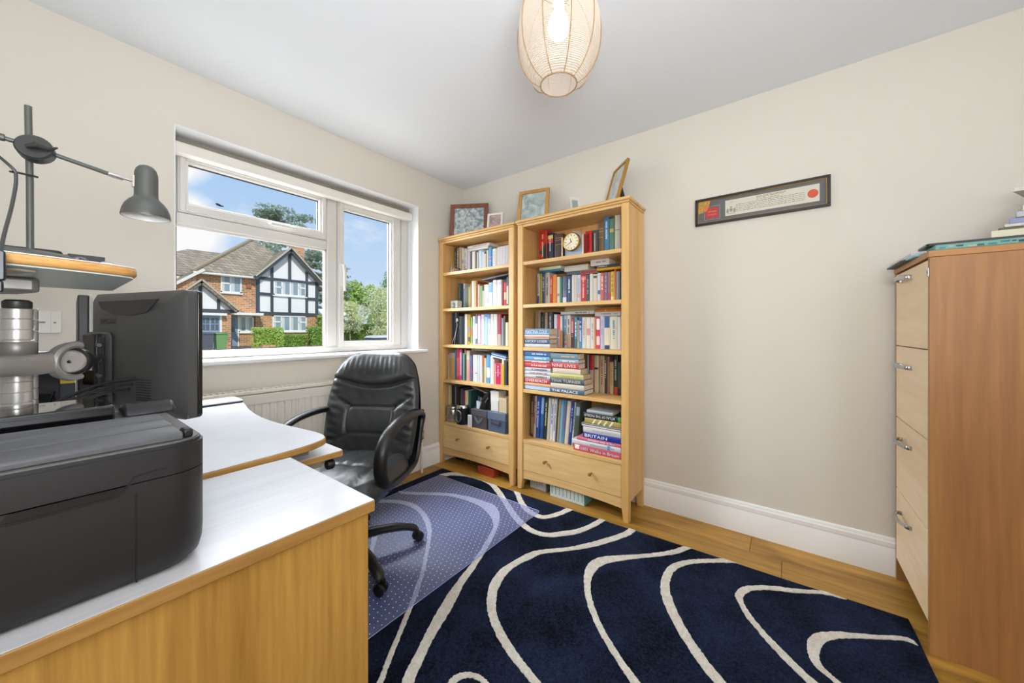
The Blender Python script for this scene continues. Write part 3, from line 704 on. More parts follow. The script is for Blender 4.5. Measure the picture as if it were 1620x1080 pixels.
for i in range(3):
    o = MB().tube(smoothpts([(.150+.008*i, 1.40+.02*i, .962+.012*i), (.10, 1.42+.015*i, .954+.010*i), (.04-.01*i, 1.40+.02*i, .922+.006*i), (-.01-.02*i, 1.40+.03*i, .875), (-.05, 1.40+.03*i, .82), (-.07, 1.42+.03*i, .781)], 5), .0045, 8).build('monitor_cable', cab, None, smooth=True)
    tag(o, ('uppermost', 'middle', 'lowest')[2-i]+' of three black cables drooping from the lettered monitor', 'cable', 'cables behind the monitor')
for i in range(2):
    o = MB().tube(smoothpts([(.0+.03*i, 1.62, .95), (.0+.015*i, 1.6, .90), (-.02+.03*i, 1.58, .84), (-.03+.02*i, 1.56, .7805)], 5), .0025, 6).build('thin_wire', cab, None, smooth=True)
    tag(o, ('left', 'right')[i]+' of two thin wires behind the collared pole', 'cable', 'thin wires behind the pole')
bx = thing('ink_box', 'small navy box with a yellow top edge behind the arm hub', 'box', (.05, 1.61, .7755))
MB().box(.039, .066, 1.585, 1.635, .776, .972).build('carton', mat('navy_card'), bx, bevel=.001)
MB().box(.040, .065, 1.587, 1.633, .9722, .986).build('yellow_flap', mat('yellow_card', 'dcc02a', .5), bx)
MB().box(.041, .064, 1.5838, 1.5848, .89, .91).build('printed_band', mat('violet_print', '9a5ac0', .5), bx)
dkb = thing('speaker', 'black desktop box in shadow behind the collared pole', 'speaker', (-.02, 1.66, .775))
MB().box(-.05, .046, 1.66, 1.76, .7755, 1.003).build('cabinet', pm2, dkb, bevel=.004)
MB().lathe([(.022, 0), (.02, .004), (.008, .001)], (.012, 1.6595, .92), 20, Matrix.Rotation(PI/2, 4, 'X')).build('cone', mat('rubber'), dkb, smooth=True)

# high shelf on the arm
shf = thing('arm_shelf', 'rounded wooden shelf raised above the monitors, lamp standing on it', 'shelf', (-.1, 1.2, 1.205))
P_ = rrect(-.44, .127, 1.0, 1.46, [.02, .06, .03, .02], 8)
P_ = [(-.44, .988), (-.1, .985), (-.035, .990), (.02, 1.005), (.07, 1.022), (.11, 1.045), (.124, 1.06), (.127, 1.08), (.128, 1.44), (.12, 1.456), (-.44, 1.458)]
MB().prism(P_, 1.228, 1.2455).build('edging', wood('beech_edge', 'b98244', 'd8a868', 'x', .35, 30, .1), shf, bevel=.006, seg=3)
MB().prism([(x*.992-.001, 1.22+(y-1.22)*.985) for x, y in P_], 1.2456, 1.2472).build('top', lam, shf)
MB().prism([(x*.985-.003, 1.22+(y-1.22)*.97) for x, y in P_], 1.2255, 1.2278).build('underside', mat('white_melamine', 'cfdad6', .35), shf)
MB().prism([(-.44, 1.03), (-.02, 1.03), (.0, 1.045), (-.02, 1.10), (-.05, 1.12), (-.44, 1.12)], 1.2205, 1.225).build('cushion_plate', mat('beige_plate', 'b5a698', .5), shf, bevel=.002)
MB().prism([(-.44, 1.20), (.0, 1.20), (.005, 1.21), (-.02, 1.30), (-.06, 1.34), (-.44, 1.36)], 1.196, 1.2245).build('mount_plate', armm, shf, bevel=.006)

# lamp
lm = mat('lamp_charcoal', '4a4c49', .38)
lp = thing('desk_lamp', 'charcoal balanced-arm desk lamp on the raised wooden shelf', 'lamp', (-.007, 1.13, 1.2313))
MB().lathe([(.083, 0), (.089, .003), (.087, .009), (.070, .016), (.04, .020), (.012, .021)], (-.028, 1.13, 1.2475), 40).build('base', lm, lp, smooth=True)
MB().tube([(-.007, 1.133, 1.262), (-.0075, 1.133, 1.40), (-.0095, 1.133, 1.541)], .0048, 14).build('pole', lm, lp, smooth=True)
dirn = Vector((.187, .003, -.018)).normalized()
MB().tube([(-.30, 1.118, 1.490), (-.01, 1.118, 1.4625), (.092, 1.128, 1.447)], .0042, 10).build('arm', lm, lp, smooth=True)
MB().lathe([(.0055, -.003), (.0065, -.002), (.0065, .002), (.0055, .003)], (-.037, 1.118, 1.4655), 12, Matrix.Rotation(PI/2, 4, 'Y')).build('arm_collar', lm, lp, smooth=True)
Mk = Matrix.Rotation(math.radians(-12), 4, 'Z') @ Matrix.Rotation(math.radians(82), 4, 'X')
MB().lathe([(.021, -.012), (.0235, -.009), (.0235, .009), (.021, .012)], (-.001, 1.118, 1.458), 28, Mk).build('clamp_disc', mat('lamp_dark', '2b2c2b', .35), lp, smooth=True)
MB().tube([(-.012, 1.102, 1.455), (0, 1.097, 1.461), (.012, 1.1, 1.46), (.019, 1.1, 1.462), (.024, 1.103, 1.4665)], [.003, .006, .005, .003, .0015], 8).build('wing_nut', mat('lamp_dark'), lp, smooth=True)
MB().tube([(.09, 1.128, 1.447), (.10, 1.129, 1.446), (.112, 1.13, 1.4445)], [.0045, .005, .0042], 10).tube([(.112, 1.13, 1.4445), (.130, 1.131, 1.444)], .002, 8).box(.1255, .1285, 1.124, 1.138, 1.432, 1.456).build('chrome_joint', mat('chrome'), lp, smooth=True)
sx, sy = .1475, 1.132
pf = [(r*.77, 1.370+(z-1.357)*.93) for r, z in [(.052, 1.357), (.0525, 1.359), (.050, 1.372), (.045, 1.384), (.037, 1.394), (.029, 1.4005), (.0258, 1.405), (.0252, 1.412), (.0252, 1.452), (.0245, 1.462), (.0215, 1.471), (.016, 1.4775), (.008, 1.481), (.0005, 1.482)]]
tl = Matrix.Rotation(math.radians(-4), 4, 'Y')
MB().lathe(pf, (sx, sy, 0), 40, None, False, True).build('shade', lm, lp, smooth=True)
MB().lathe([(r*.77, 1.370+(z-1.357)*.93) for r, z in [(.051, 1.3575), (.048, 1.372), (.043, 1.384), (.035, 1.3935), (.02, 1.40)]], (sx, sy, 0), 40, None, False, True).build('shade_lining', mat('lamp_white', 'e8e8e6', .4), lp, smooth=True)
MB().lathe([(.004, 1.376), (.013, 1.38), (.017, 1.39), (.013, 1.402), (.010, 1.41)], (sx, sy, 0), 20).build('bulb', mat('bulb_glass', 'f2f0ea', .2), lp, smooth=True)
cb_ = MB().tube(smoothpts([(-.12, 1.09, 1.45), (-.06, 1.085, 1.435), (-.028, 1.10, 1.412), (-.022, 1.10, 1.392), (-.026, 1.085, 1.34), (-.032, 1.03, 1.28), (-.034, .992, 1.245), (-.034, .984, 1.225)], 6), .0024, 8); cb_.build('cord', mat('cord_grey', '3b3c3b', .5), lp, smooth=True)
MB().tube([(-.028, 1.098, 1.402), (-.02, 1.11, 1.406), (-.004, 1.127, 1.410), (.001, 1.133, 1.411)], .002, 8).build('cable_tie', mat('lamp_dark'), lp, smooth=True)
ad = thing('power_adapter', 'dark navy power adapter hanging at the shelf edge on the lamp cord', 'adapter', (-.034, .976, 1.2))
MB().prism(rrect(-.052, -.029, 1.197, 1.244, .004), .966, .984, lambda u, v, w_: (u, w_, v)).build('upper_case', mat('adapter_navy', '17202c', .35), ad, bevel=.002)
MB().prism(rrect(-.053, -.031, 1.179, 1.1965, .003), .967, .983, lambda u, v, w_: (u, w_, v)).build('lower_case', mat('adapter_black', '1a1b1d', .4), ad, bevel=.002)
MB().tube(smoothpts([(-.042, .975, 1.18), (-.044, .978, 1.13), (-.052, .985, 1.05), (-.06, 1.0, .99)], 5), .004, 8).build('lead', cab, ad, smooth=True)
# clutter on the shelf
fo = thing('document_wallet', 'flat black zipped case lying at the rear of the lamp shelf', 'folder', (-.05, 1.34, 1.2315))
MB().prism(rrect(-.43, .035, 1.25, 1.43, .01), 1.2476, 1.292).build('cover', mat('wallet_black', '17181a', .4), fo, bevel=.004)
MB().tube([(-.40, 1.249, 1.272), (.027, 1.249, 1.272)], .002, 6).build('zip', mat('zip_grey', '5a5a5c', .4, .6), fo)
sg = thing('reading_glasses', 'silver wire reading glasses folded beside the lamp base', 'glasses', (.058, 1.2, 1.2315))
g = MB()
for k in range(2):
    c0 = (.038+.018*k, 1.17+.014*k)
    g.tube([(c0[0]+.0135*math.cos(a)*.9, c0[1]+.004*math.sin(a)+.006*math.cos(a), 1.2615+.0125*math.sin(a)) for a in [2*PI*i/18 for i in range(18)]], .0011, 6, closed=True)
g.build('rims', mat('chrome'), sg, smooth=True)
MB().tube([(.04, 1.165, 1.2655), (.05, 1.215, 1.254), (.055, 1.235, 1.2495)], .001, 6).tube([(.082, 1.187, 1.2655), (.06, 1.225, 1.254), (.045, 1.24, 1.2495)], .001, 6).build('temples', mat('chrome'), sg, smooth=True)
cs = thing('card_case', 'long matt black card box standing at the rear of the lamp shelf', 'box', (.08, 1.43, 1.2315))
MB().box(.045, .104, 1.362, 1.38, 1.2476, 1.303).build('sleeve', mat('case_black', '1c1c1c', .5), cs, bevel=.001)
MB().box(.05, .062, 1.3612, 1.3619, 1.292, 1.2945).build('label_strip', mat('label_grey', '8a8a86', .5), cs)
st = thing('tape_measure', 'small rounded silver tape measure near the tip of the lamp shelf', 'tape measure', (.1, 1.28, 1.2315))
MB().prism(rrect(.084, .106, 1.2476, 1.272, .006), 1.20, 1.222, lambda u, v, w_: (u, w_, v)).build('case', mat('silver_plastic', 'b8b8b6', .3, .6), st, bevel=.003)
MB().lathe([(.006, 0), (.006, .002)], (.095, 1.1995, 1.26), 16, Matrix.Rotation(PI/2, 4, 'X')).build('button', mat('rubber'), st, smooth=True)

# ================================================================== OFFICE CHAIR
ch = thing('office_chair', 'black leather swivel armchair on castors between desk and radiator', 'chair', (.906, 1.668, .019), rz=math.radians(209.4), local=True)
def leather(name, color):
    m = bpy.data.materials.new(name); m.use_nodes = True
    n = m.node_tree.nodes; l = m.node_tree.links; b = n['Principled BSDF']
    b.inputs['Base Color'].default_value = rgba(color); b.inputs['Roughness'].default_value = .35
    t = n.new('ShaderNodeTexCoord'); v = n.new('ShaderNodeTexVoronoi'); v.inputs['Scale'].default_value = 330
    z = n.new('ShaderNodeTexNoise'); z.inputs['Scale'].default_value = 14; z.inputs['Detail'].default_value = 5
    l.new(t.outputs['Object'], v.inputs['Vector']); l.new(t.outputs['Object'], z.inputs['Vector'])
    b1 = n.new('ShaderNodeBump'); b1.inputs['Strength'].default_value = .12; b1.inputs['Distance'].default_value = .002; l.new(v.outputs['Distance'], b1.inputs['Height'])
    b2 = n.new('ShaderNodeBump'); b2.inputs['Strength'].default_value = .35; b2.inputs['Distance'].default_value = .012; l.new(z.outputs['Fac'], b2.inputs['Height']); l.new(b1.outputs[0], b2.inputs['Normal'])
    l.new(b2.outputs[0], b.inputs['Normal'])
    return m
lea = leather('black_leather', '393a3b')
shellm = mat('chair_plastic', '1b1c1d', .38)
G = lambda x, s: math.exp(-(x/s)**2)
def back_front(u, v):
    s = 2*u-1; t = v
    w_ = .232+.028*math.sin(PI*min(t/.9, 1))
    if t > .8: w_ *= 1-max(0, (t-.8)/.2)**2.6*.07
    if t < .1: w_ *= 1-(.1-t)*.9
    y = s*w_
    z = .40+.578*t-.075*(abs(s)**5)*max(0, (t-.55)/.45)**1.6
    x = -.215-.10*t+.045*math.sin(PI*t*1.1)*0+.05*s*s*(1-.3*t)
    e_ = max(0, 1-abs(s)**5)**.5*max(0, 1-abs(2*t-1)**9)**.5
    bul = .052+.022*math.exp(-((t-.86)/.11)**2)+.016*math.exp(-((t-.34)/.16)**2)
    x += bul*e_
    # headrest crease (dips in the middle), lumbar box and its seams
    tc_ = .685+.125*s*s
    x -= .024*e_*G(t-tc_, .016)*(1 if abs(s) < .97 else .4)
    x += .010*e_*G(t-tc_-.05, .04)
    if abs(s) < .52:
        x -= .008*G(t-.50, .010)*e_; x -= .009*G(t-.27, .011)*e_
    if .24 < t < .52: x -= .010*(G(abs(s)-.5, .03))*e_
    x -= .012*e_*G(t-(.50+.30*(abs(s)-.5)), .022)*(1 if abs(s) > .45 else 0)*(1-max(0, abs(s)-.8)*4)
    x -= .008*e_*G(t-(.24-.1*(abs(s)-.5)), .018)*(1 if abs(s) > .5 else 0)
    # gathers
    x += .0018*math.sin(s*52+math.sin(t*20)*1.4)*G(t-.9, .07)*e_*(abs(s) < .75)
    x += .0035*math.sin((t*90)+s*9)*G(abs(s)-.82, .13)*e_*(1 if t < .72 else .3)
    x += .0008*math.sin(s*23+t*31)*e_
    return (x, y, z)
def back_rear(u, v):
    s = 2*u-1; t = v; p = back_front(u, v)
    e_ = max(0, 1-abs(s)**5)**.5*max(0, 1-abs(2*t-1)**9)**.5
    x = -.215-.10*t+.05*s*s*(1-.3*t)-.045*e_
    return (x, p[1]*(1.07-.05*t), p[2]-.045*(1-t))
MB().grid(back_front, 72, 84).build('backrest', lea, ch, smooth='all')
MB().grid(back_rear, 30, 30).build('back_shell', shellm, ch, smooth='all')
def seat(u, v):
    # closed loop section around the cushion: u round the rim angle, v from top centre to underside
    a = 2*PI*u; ca, sa = math.cos(a), math.sin(a)
    q = (abs(ca)**4+abs(sa)**4)**-.25
    if v <= .7: r = v/.7*.93; zz = .468
    else: r = .93+.07*math.sin((v-.7)/.3*PI); zz = .468-.10*(v-.7)/.3
    X = .245*ca*q*r; Y = .25*sa*q*r
    z = zz-.035*max(0, r-.45)**2*(1 if v <= .7 else 1)
    if v <= .7:
        z += .016*math.cos(min(1, r)*PI/2)-.008*G(X-.05, .012)*(abs(Y) < .15)-.012*(G(abs(Y)-.155, .010))+.004*math.sin(Y*70+X*20)*(1-r)
    if X > .12: z -= (X-.12)**2*1.6
    z -= .10*max(0, -X-.1)*.3
    return (X+.01, Y, z)
MB().grid(seat, 72, 40, True).build('seat', lea, ch, smooth='all')
MB().prism(rrect(-.22, .235, -.225, .225, .06), .352, .385).build('seat_pan', shellm, ch, bevel=.008)
for s in (-1, 1):
    y = .254*s
    pts = smoothpts([(-.25, y*.94, .50), (-.268, y*.95, .575), (-.28, y*.98, .635), (-.215, y*1.02, .668), (-.08, y*1.03, .676), (.05, y*1.03, .664), (.135, y*1.02, .628), (.175, y, .56), (.165, y*.99, .47), (.10, y*.98, .41), (-.02, y*.97, .392), (-.17, y*.95, .40), (-.225, y*.94, .44)], 6, True)
    MB().tube(pts, .0195, 12, closed=True, sx=.85, sy=1.45, up=(0, 0, 1)).build('armrest', shellm, ch, smooth=True)
    MB().box(-.05, .08, min(.2*s, .245*s), max(.2*s, .245*s), .37, .395).build('arm_bracket', shellm, ch, bevel=.004)
MB().lathe([(.028, .08), (.028, .21), (.02, .211), (.02, .352)], (0, 0, 0), 20).build('gas_column', mat('column_black', '151516', .3, .4), ch, smooth=True)
MB().lathe([(.058, .075), (.06, .08), (.055, .115), (.035, .128)], (0, 0, 0), 24).build('hub', shellm, ch, smooth=True)
base_rot = math.radians(-24.9-209.4)
for k in range(5):
    a = base_rot+2*PI*k/5
    M = Matrix.Rotation(a, 4, 'Z')
    b = MB(); b.M = M
    b.tube(smoothpts([(.03, 0, .098), (.12, 0, .105), (.22, 0, .098), (.285, 0, .082), (.318, 0, .066), (.322, 0, .052)], 5), [.030]*6+[.027]*6+[.023]*8+[.019]*6, 10, sx=.72, sy=1.0, up=(0, 0, 1))
    lg = b.build('star_leg', shellm, ch, smooth=True)
    b = MB(); b.M = M
    Mc = Matrix.Translation((.33, 0, .026)) @ Matrix.Rotation(math.radians(20+47*k), 4, 'Z')
    for s in (-1, 1):
        b.M = M @ Mc
        b.lathe([(.018, -.010), (.0235, -.007), (.0255, 0), (.0235, .007), (.016, .010)], (0, .0135*s, 0), 22, Matrix.Rotation(PI/2, 4, 'X'))
    b.tube([(0, -.02, 0), (0, .02, 0)], .006, 8)
    b.tube([(-.012, 0, .012), (-.012, 0, .036)], .010, 8)
    b.build('castor', mat('castor_black', '131314', .42), lg, smooth=True)

# ================================================================== PENDANT
pc = Vector((1.051, .60, 0))
pn = thing('pendant_lamp', 'oval pendant lamp of wound cream thread on a wire cage', 'ceiling lamp', (pc.x, pc.y, 2.4))
ZB, ZT, RM, RO = 1.937, 2.262, .136, .058
def prad(z):
    t = (z-ZB)/(ZT-ZB); s = 2*t-1
    # barrel: RO at the rims, RM at the belly
    return RO+(RM-RO)*max(0, 1-abs(s)**2.3)**.70
wire = mat('cage_wire', 'a88a62', .4, .3)
thread = bpy.data.materials.new('cream_thread'); thread.use_nodes = True
n = thread.node_tree.nodes; l = thread.node_tree.links
for x in list(n): n.remove(x)
o_ = n.new('ShaderNodeOutputMaterial'); d_ = n.new('ShaderNodeBsdfDiffuse'); d_.inputs[0].default_value = rgba('f0e7dc')
t_ = n.new('ShaderNodeBsdfTranslucent'); t_.inputs[0].default_value = rgba('f3ebe1'); ms_ = n.new('ShaderNodeMixShader'); ms_.inputs[0].default_value = .5
l.new(d_.outputs[0], ms_.inputs[1]); l.new(t_.outputs[0], ms_.inputs[2]); l.new(ms_.outputs[0], o_.inputs[0])
b = MB(); z = ZB+.003
nseg = 40
while z < ZT-.002:
    r = prad(z); dr = (prad(min(ZT, z+.0024))-r)
    V = []; F = []
    h_ = .0024
    for j in range(nseg):
        a = 2*PI*j/nseg
        rr = r-.0028*abs(math.sin(a*5))   # the thread spans straight between the wires
        for q, (dz, dd) in enumerate(((-h_/2, 0), (h_/2, dr), (0, .0012))):
            V.append((pc.x+(rr+dd)*math.cos(a), pc.y+(rr+dd)*math.sin(a), z+dz))
    for j in range(nseg):
        j2 = (j+1) % nseg
        for q in range(3):
            q2 = (q+1) % 3
            F.append((j*3+q, j2*3+q, j2*3+q2, j*3+q2))
    b.add(V, F); z += .0044
stuff(b.build('thread_winding', thread, pn, smooth=True, fix=True))
for k in range(10):
    a = 2*PI*k/10+.17
    MB().tube([(pc.x+(prad(zz)+.0022)*math.cos(a), pc.y+(prad(zz)+.0022)*math.sin(a), zz) for zz in [ZB+(ZT-ZB)*i/18 for i in range(19)]], .0016, 6).build('cage_wire', wire, pn, smooth=True)
for zz, rr in ((ZB, prad(ZB)+.002), (ZT, prad(ZT)+.002)):
    MB().tube([(pc.x+rr*math.cos(2*PI*i/32), pc.y+rr*math.sin(2*PI*i/32), zz) for i in range(32)], .0022, 6, closed=True).build('rim_ring', wire, pn, smooth=True)
for k in range(3):
    a = 2*PI*k/3
    MB().tube([(pc.x+.02*math.cos(a), pc.y+.02*math.sin(a), 2.235), (pc.x+prad(2.255)*math.cos(a), pc.y+prad(2.255)*math.sin(a), 2.255)], .0014, 6).build('spoke', wire, pn)
MB().lathe([(.019, 0), (.021, .004), (.021, .05), (.008, .07), (.004, .08)], (pc.x, pc.y, 2.205), 20).build('bulb_holder', mat('holder_white', 'e8e4da', .4), pn, smooth=True)
MB().tube([(pc.x, pc.y, 2.28), (pc.x, pc.y, 2.385)], .0032, 8).build('flex', mat('flex_white', 'e2ded4', .4), pn)
MB().lathe([(.045, 2.399), (.043, 2.388), (.02, 2.378), (.006, 2.376)], (pc.x, pc.y, 0), 28).build('ceiling_rose', trimm, pn, smooth=True)
MB().lathe([(.001, -.052), (.018, -.049), (.031, -.035), (.0355, -.015), (.033, .005), (.024, .028), (.015, .045), (.013, .062)], (pc.x, pc.y, 2.143), 24).build('light_bulb', mat('lit_bulb', 'fff6ec', .3, emit=4), pn, smooth='all')

# ================================================================== FRAMED CERTIFICATE
ce = thing('framed_certificate', 'long narrow black framed certificate with a red seal on the right wall', 'picture', (XW, .118, 1.8))
cy0, cy1, cz0, cz1 = -.183, .419, 1.7305, 1.886; fw = .0135
def wall_box(b, y0, y1, z0, z1, d0, d1): return b.box(XW-d1, XW-d0, y0, y1, z0, z1)
b = MB()
for q in ((cy0, cy1, cz0, cz0+fw), (cy0, cy1, cz1-fw, cz1), (cy0, cy0+fw, cz0+fw, cz1-fw), (cy1-fw, cy1, cz0+fw, cz1-fw)): wall_box(b, *q, .001, .018)
b.build('frame', mat('frame_black', '1b1a19', .3), ce, bevel=.002)
b = MB(); g = .0022; i0, i1, j0, j1 = cy0+fw, cy1-fw, cz0+fw, cz1-fw
for q in ((i0, i1, j0, j0+g), (i0, i1, j1-g, j1), (i0, i0+g, j0+g, j1-g), (i1-g, i1, j0+g, j1-g)): wall_box(b, *q, .001, .0135)
b.build('gilt_slip', mat('gilt', 'b08a2c', .3, .7), ce)
wall_box(MB(), i0+.001, i1-.001, j0+.001, j1-.001, .001, .006).build('mount', mat('mount_grey', '6a6a6c', .8), ce)
pa = wall_box(MB(), -.142, .266, 1.766, 1.853, .0061, .0068).build('parchment', mat('parchment', 'd9d5c6', .8), ce)
b = MB(); random.seed(3)
for r_ in range(7):
    y = .215 if r_ > 1 else .12
    z = 1.838-.0092*r_; end = -.085 if r_ > 1 else (.02 if r_ else .0)
    while y > end:
        w_ = random.uniform(.006, .016); b.box(XW-.0071, XW-.0067, max(y-w_, end), y, z, z+random.uniform(.002, .0036)); y -= w_+.003
b.build('handwriting', mat('ink_grey', '8b867a', .8), pa)
b = MB(); y = .12
while y > .0: b.box(XW-.0071, XW-.0067, y-.012, y, 1.8435, 1.848); y -= .0145
b.build('heading', mat('ink_ochre', 'b59a6a', .8), pa)
b = MB()   # pen-drawn shield with two supporters, as the crest on the sheet
yc = .238
b.prism([(yc-.008, 1.805), (yc+.008, 1.805), (yc+.008, 1.793), (yc, 1.784), (yc-.008, 1.793)], XW-.0071, XW-.0067, lambda u, v, w_: (w_, u, v))
for s in (-1, 1):
    b.prism([(yc+s*.010, 1.783), (yc+s*.021, 1.781), (yc+s*.023, 1.797), (yc+s*.017, 1.808), (yc+s*.011, 1.800)], XW-.0071, XW-.0067, lambda u, v, w_: (w_, u, v))
b.box(XW-.0071, XW-.0067, yc-.02, yc+.02, 1.776, 1.779); b.box(XW-.0071, XW-.0067, yc-.005, yc+.005, 1.808, 1.816)
b.build('crest', mat('ink_pale', '9d998c', .8), pa)
text('COPY', 'lettering', (XW-.0069, .244, 1.835), (0, -1, 0), (0, 0, 1), .018, .008, mat('ink_pale'), pa, .0003)
MB().lathe([(.0001, .0012), (.0195, .001), (.0215, 0)], (XW-.0069, -.116, 1.808), 32, Matrix.Rotation(-PI/2, 4, 'Y'), capb=False).build('seal', mat('seal_red', 'd2502a', .5), ce)
wall_box(MB(), .292, .372, 1.760, 1.838, .0061, .0066).build('card_border', mat('border_white', 'b9b9b8', .7), ce)
wall_box(MB(), .2935, .3705, 1.7615, 1.8365, .0064, .0069).build('card_field', mat('mount_grey'), ce)
MB().prism([(.299, 1.768), (.362, 1.768), (.366, 1.80), (.362, 1.829), (.299, 1.829), (.299, 1.81), (.304, 1.799), (.299, 1.788)], XW-.0075, XW-.007, lambda u, v, w_: (w_, u, v)).build('red_wallet', mat('wallet_red', 'c23a3c', .6), ce)
text('COPY OF FREEDOM', 'lettering', (XW-.0076, .353, 1.802), (0, -1, 0), (0, 0, 1), .045, .0065, mat('gold_ink', 'e8c88a', .5), ce, .0003)
text('CITY OF LONDON', 'lettering', (XW-.0076, .353, 1.785), (0, -1, 0), (0, 0, 1), .043, .0065, mat('gold_ink'), ce, .0003)
gd = mat('ribbon_gold', 'c2984a', .6, var=.5, vscale=160)
MB().prism([(.40, 1.872), (.340, 1.872), (.346, 1.846), (.362, 1.826), (.378, 1.806), (.404, 1.80)], XW-.0079, XW-.0076, lambda u, v, w_: (w_, u, v)).build('gold_ribbon', gd, ce)
MB().prism([(.346, 1.846), (.374, 1.840), (.374, 1.815), (.362, 1.808), (.352, 1.826)], XW-.0082, XW-.0079, lambda u, v, w_: (w_, u, v)).build('orange_ribbon', mat('ribbon_orange', 'dd7a4a', .6), ce)
wall_box(MB(), i0, i1, j0, j1, .0095, .0105).build('glazing', glass('picture_glass', gloss=.012), ce)

# ================================================================== FILING CABINET
beech_s = wood('beech_side', '9a6a3e', 'b9854f', 'z', .45, 13, .05)
beech_f = wood('beech_front_lit', 'eed0a8', 'fae3c0', 'x', .4, 12, .12)  # drawer-front beech lightened: the window's light is painted into its colour
beech_e = wood('beech_top', 'a9723c', 'c08a50', 'y', .42, 16, .08)
fc = thing('filing_cabinet', 'tall beech filing cabinet with four drawers against the right wall', 'filing cabinet', (2.11, -.72, 0))
cx0, cx1, cyf, cyb, ct = 1.866, 2.345, -.401, -1.03, 1.394
MB().box(cx0, cx0+.018, cyb, cyf-.001, 0, ct-.022).build('side_panel', beech_s, fc, bevel=.001)
MB().box(cx1-.018, cx1, cyb, cyf-.001, 0, ct-.022).build('side_panel', beech_s, fc, bevel=.001)
MB().box(cx0-.002, cx1+.002, cyb, cyf+.002, ct-.0215, ct).build('top_panel', beech_e, fc, bevel=.0015)
MB().box(cx0+.018, cx1-.018, cyb, cyb+.012, .08, ct-.022).build('rear_panel', beech_s, fc)
MB().box(cx0+.0185, cx1-.0185, cyb+.015, cyf-.03, .075, .0955).build('plinth_shelf', mat('cabinet_steel', '6f8698', .4, .5), fc)
zs = [.0995, .4185, .734, 1.051, 1.3665]
chm = mat('satin_nickel', 'b9bcbd', .25, .95)
for a, c in zip(zs, zs[1:]):
    d = MB().box(cx0+.0205, cx1-.0205, cyf-.018, cyf-.0005, a+.002, c-.002).build('drawer', beech_f, fc, bevel=.0012)
    hz = c-.082 if c < 1.3 else 1.329
    b = MB().tube(smoothpts([(2.23, cyf-.002, hz), (2.227, cyf+.014, hz+.002), (2.19, cyf+.027, hz+.003), (2.155, cyf+.029, hz+.003), (2.12, cyf+.027, hz+.003), (2.083, cyf+.014, hz+.002), (2.08, cyf-.002, hz)], 5), .0068, 8, sx=1.25, sy=.7, up=(0, 0, 1))
    b.build('handle', chm, d, smooth=True)
    MB().box(cx0+.03, cx1-.03, cyf-.45, cyf-.019, a+.02, a+.03).box(cx0+.03, cx0+.036, cyf-.45, cyf-.019, a+.03, c-.06).box(cx1-.036, cx1-.03, cyf-.45, cyf-.019, a+.03, c-.06).build('drawer_box', mat('drawer_grey', '70757a', .4, .6), d)
MB().box(cx0+.002, cx0+.016, cyf-.0008, cyf+.003, 1.305, 1.337).build('lock_plate', chm, fc, bevel=.001)
MB().box(cx0+.006, cx0+.011, cyf+.003, cyf+.0036, 1.316, 1.327).build('keyhole', pm2, fc)

# papers on the cabinet
def slab(name, pts, z0, z1, m, label, cat, group=None, bevel=.0008, rest=None):
    o = MB().prism(pts, z0, z1).build(name, m, None, bevel=bevel, seg=1)
    return tag(o, label, cat, group)
slab('clip_folder', [(2.36-.02, -.375), (2.12, -.375), (2.06, -.395), (2.05, -.50), (2.34, -.50)], ct+.0005, ct+.007, mat('folder_charcoal', '37393d', .5), 'charcoal clip folder lying flat at the front corner of the filing cabinet', 'folder')
slab('magazine', [(2.07, -.383), (1.985, -.390), (1.97, -.64), (2.06, -.64)], ct+.0005, ct+.0085, mat('mag_blue', '8cc6dc', .4), 'pale blue magazine beside the patterned wallet on the filing cabinet', 'magazine')
slab('loose_papers', [(2.34, -.382), (2.02, -.388), (2.02, -.68), (2.34, -.68)], ct+.0088, ct+.020, mat('paper_lilac', 'd6cdd4', .7), 'loose pile of pale lilac papers topping the filing cabinet', 'papers')
wl = thing('patterned_wallet', 'teal, cream and black patterned wallet along the side edge of the cabinet', 'wallet', (1.9, -.7, ct))
MB().prism(rrect(1.868, 1.962, -1.0, -.415, .006), ct+.0005, ct+.0185).build('cover', mat('wallet_teal', '6ba39a', .5), wl, bevel=.002)
random.seed(9); y = -.425
wc = ['2e2e2e', 'd9cfb6', '3f6f74', 'c9a5a0', '4a4a44']
b5 = [MB() for _ in wc]
while y > -.99:
    w_ = random.uniform(.008, .02); q = random.randrange(5); h0 = random.uniform(.003, .009)
    b5[q].box(1.8672, 1.868, y-w_, y, ct+h0, ct+h0+random.uniform(.004, .008)); y -= w_+random.uniform(.001, .009)
for q, bb in zip(wc, b5):
    if bb.v: bb.build('print_patch', mat('print_'+q, q, .5), wl)
slab('tablet', rrect(1.885, 2.0, -.66, -.40, .008), ct+.0205, ct+.0285, mat('tablet_black', '111213', .3), 'slim black tablet lying on the papers of the filing cabinet', 'tablet', bevel=.001)
slab('paper_block', [(1.90, -.545), (2.30, -.66), (2.30, -.98), (1.90, -.98)], ct+.029, ct+.052, mat('paper_cream', 'd8d5bd', .7), 'cream wad of paper under the stacked letter tray', 'papers')
random.seed(4)
pcs = ['6a5c48', 'c9c8c4', '8a93b4', 'b9bac0', 'd4d2cc', '9a9ea8', '6d7076', 'c8a436']
z = ct+.0525
fan = ['dark brown folder lowest in the fanned heap', 'white sheets above the dark brown folder', 'blue grey folder in the middle of the heap', 'grey sheets above the blue grey folder', 'off white sheets high in the fanned heap', 'steel grey folder high in the fanned heap', 'slate folder next to the top of the heap', 'mustard folder topping the fanned heap']
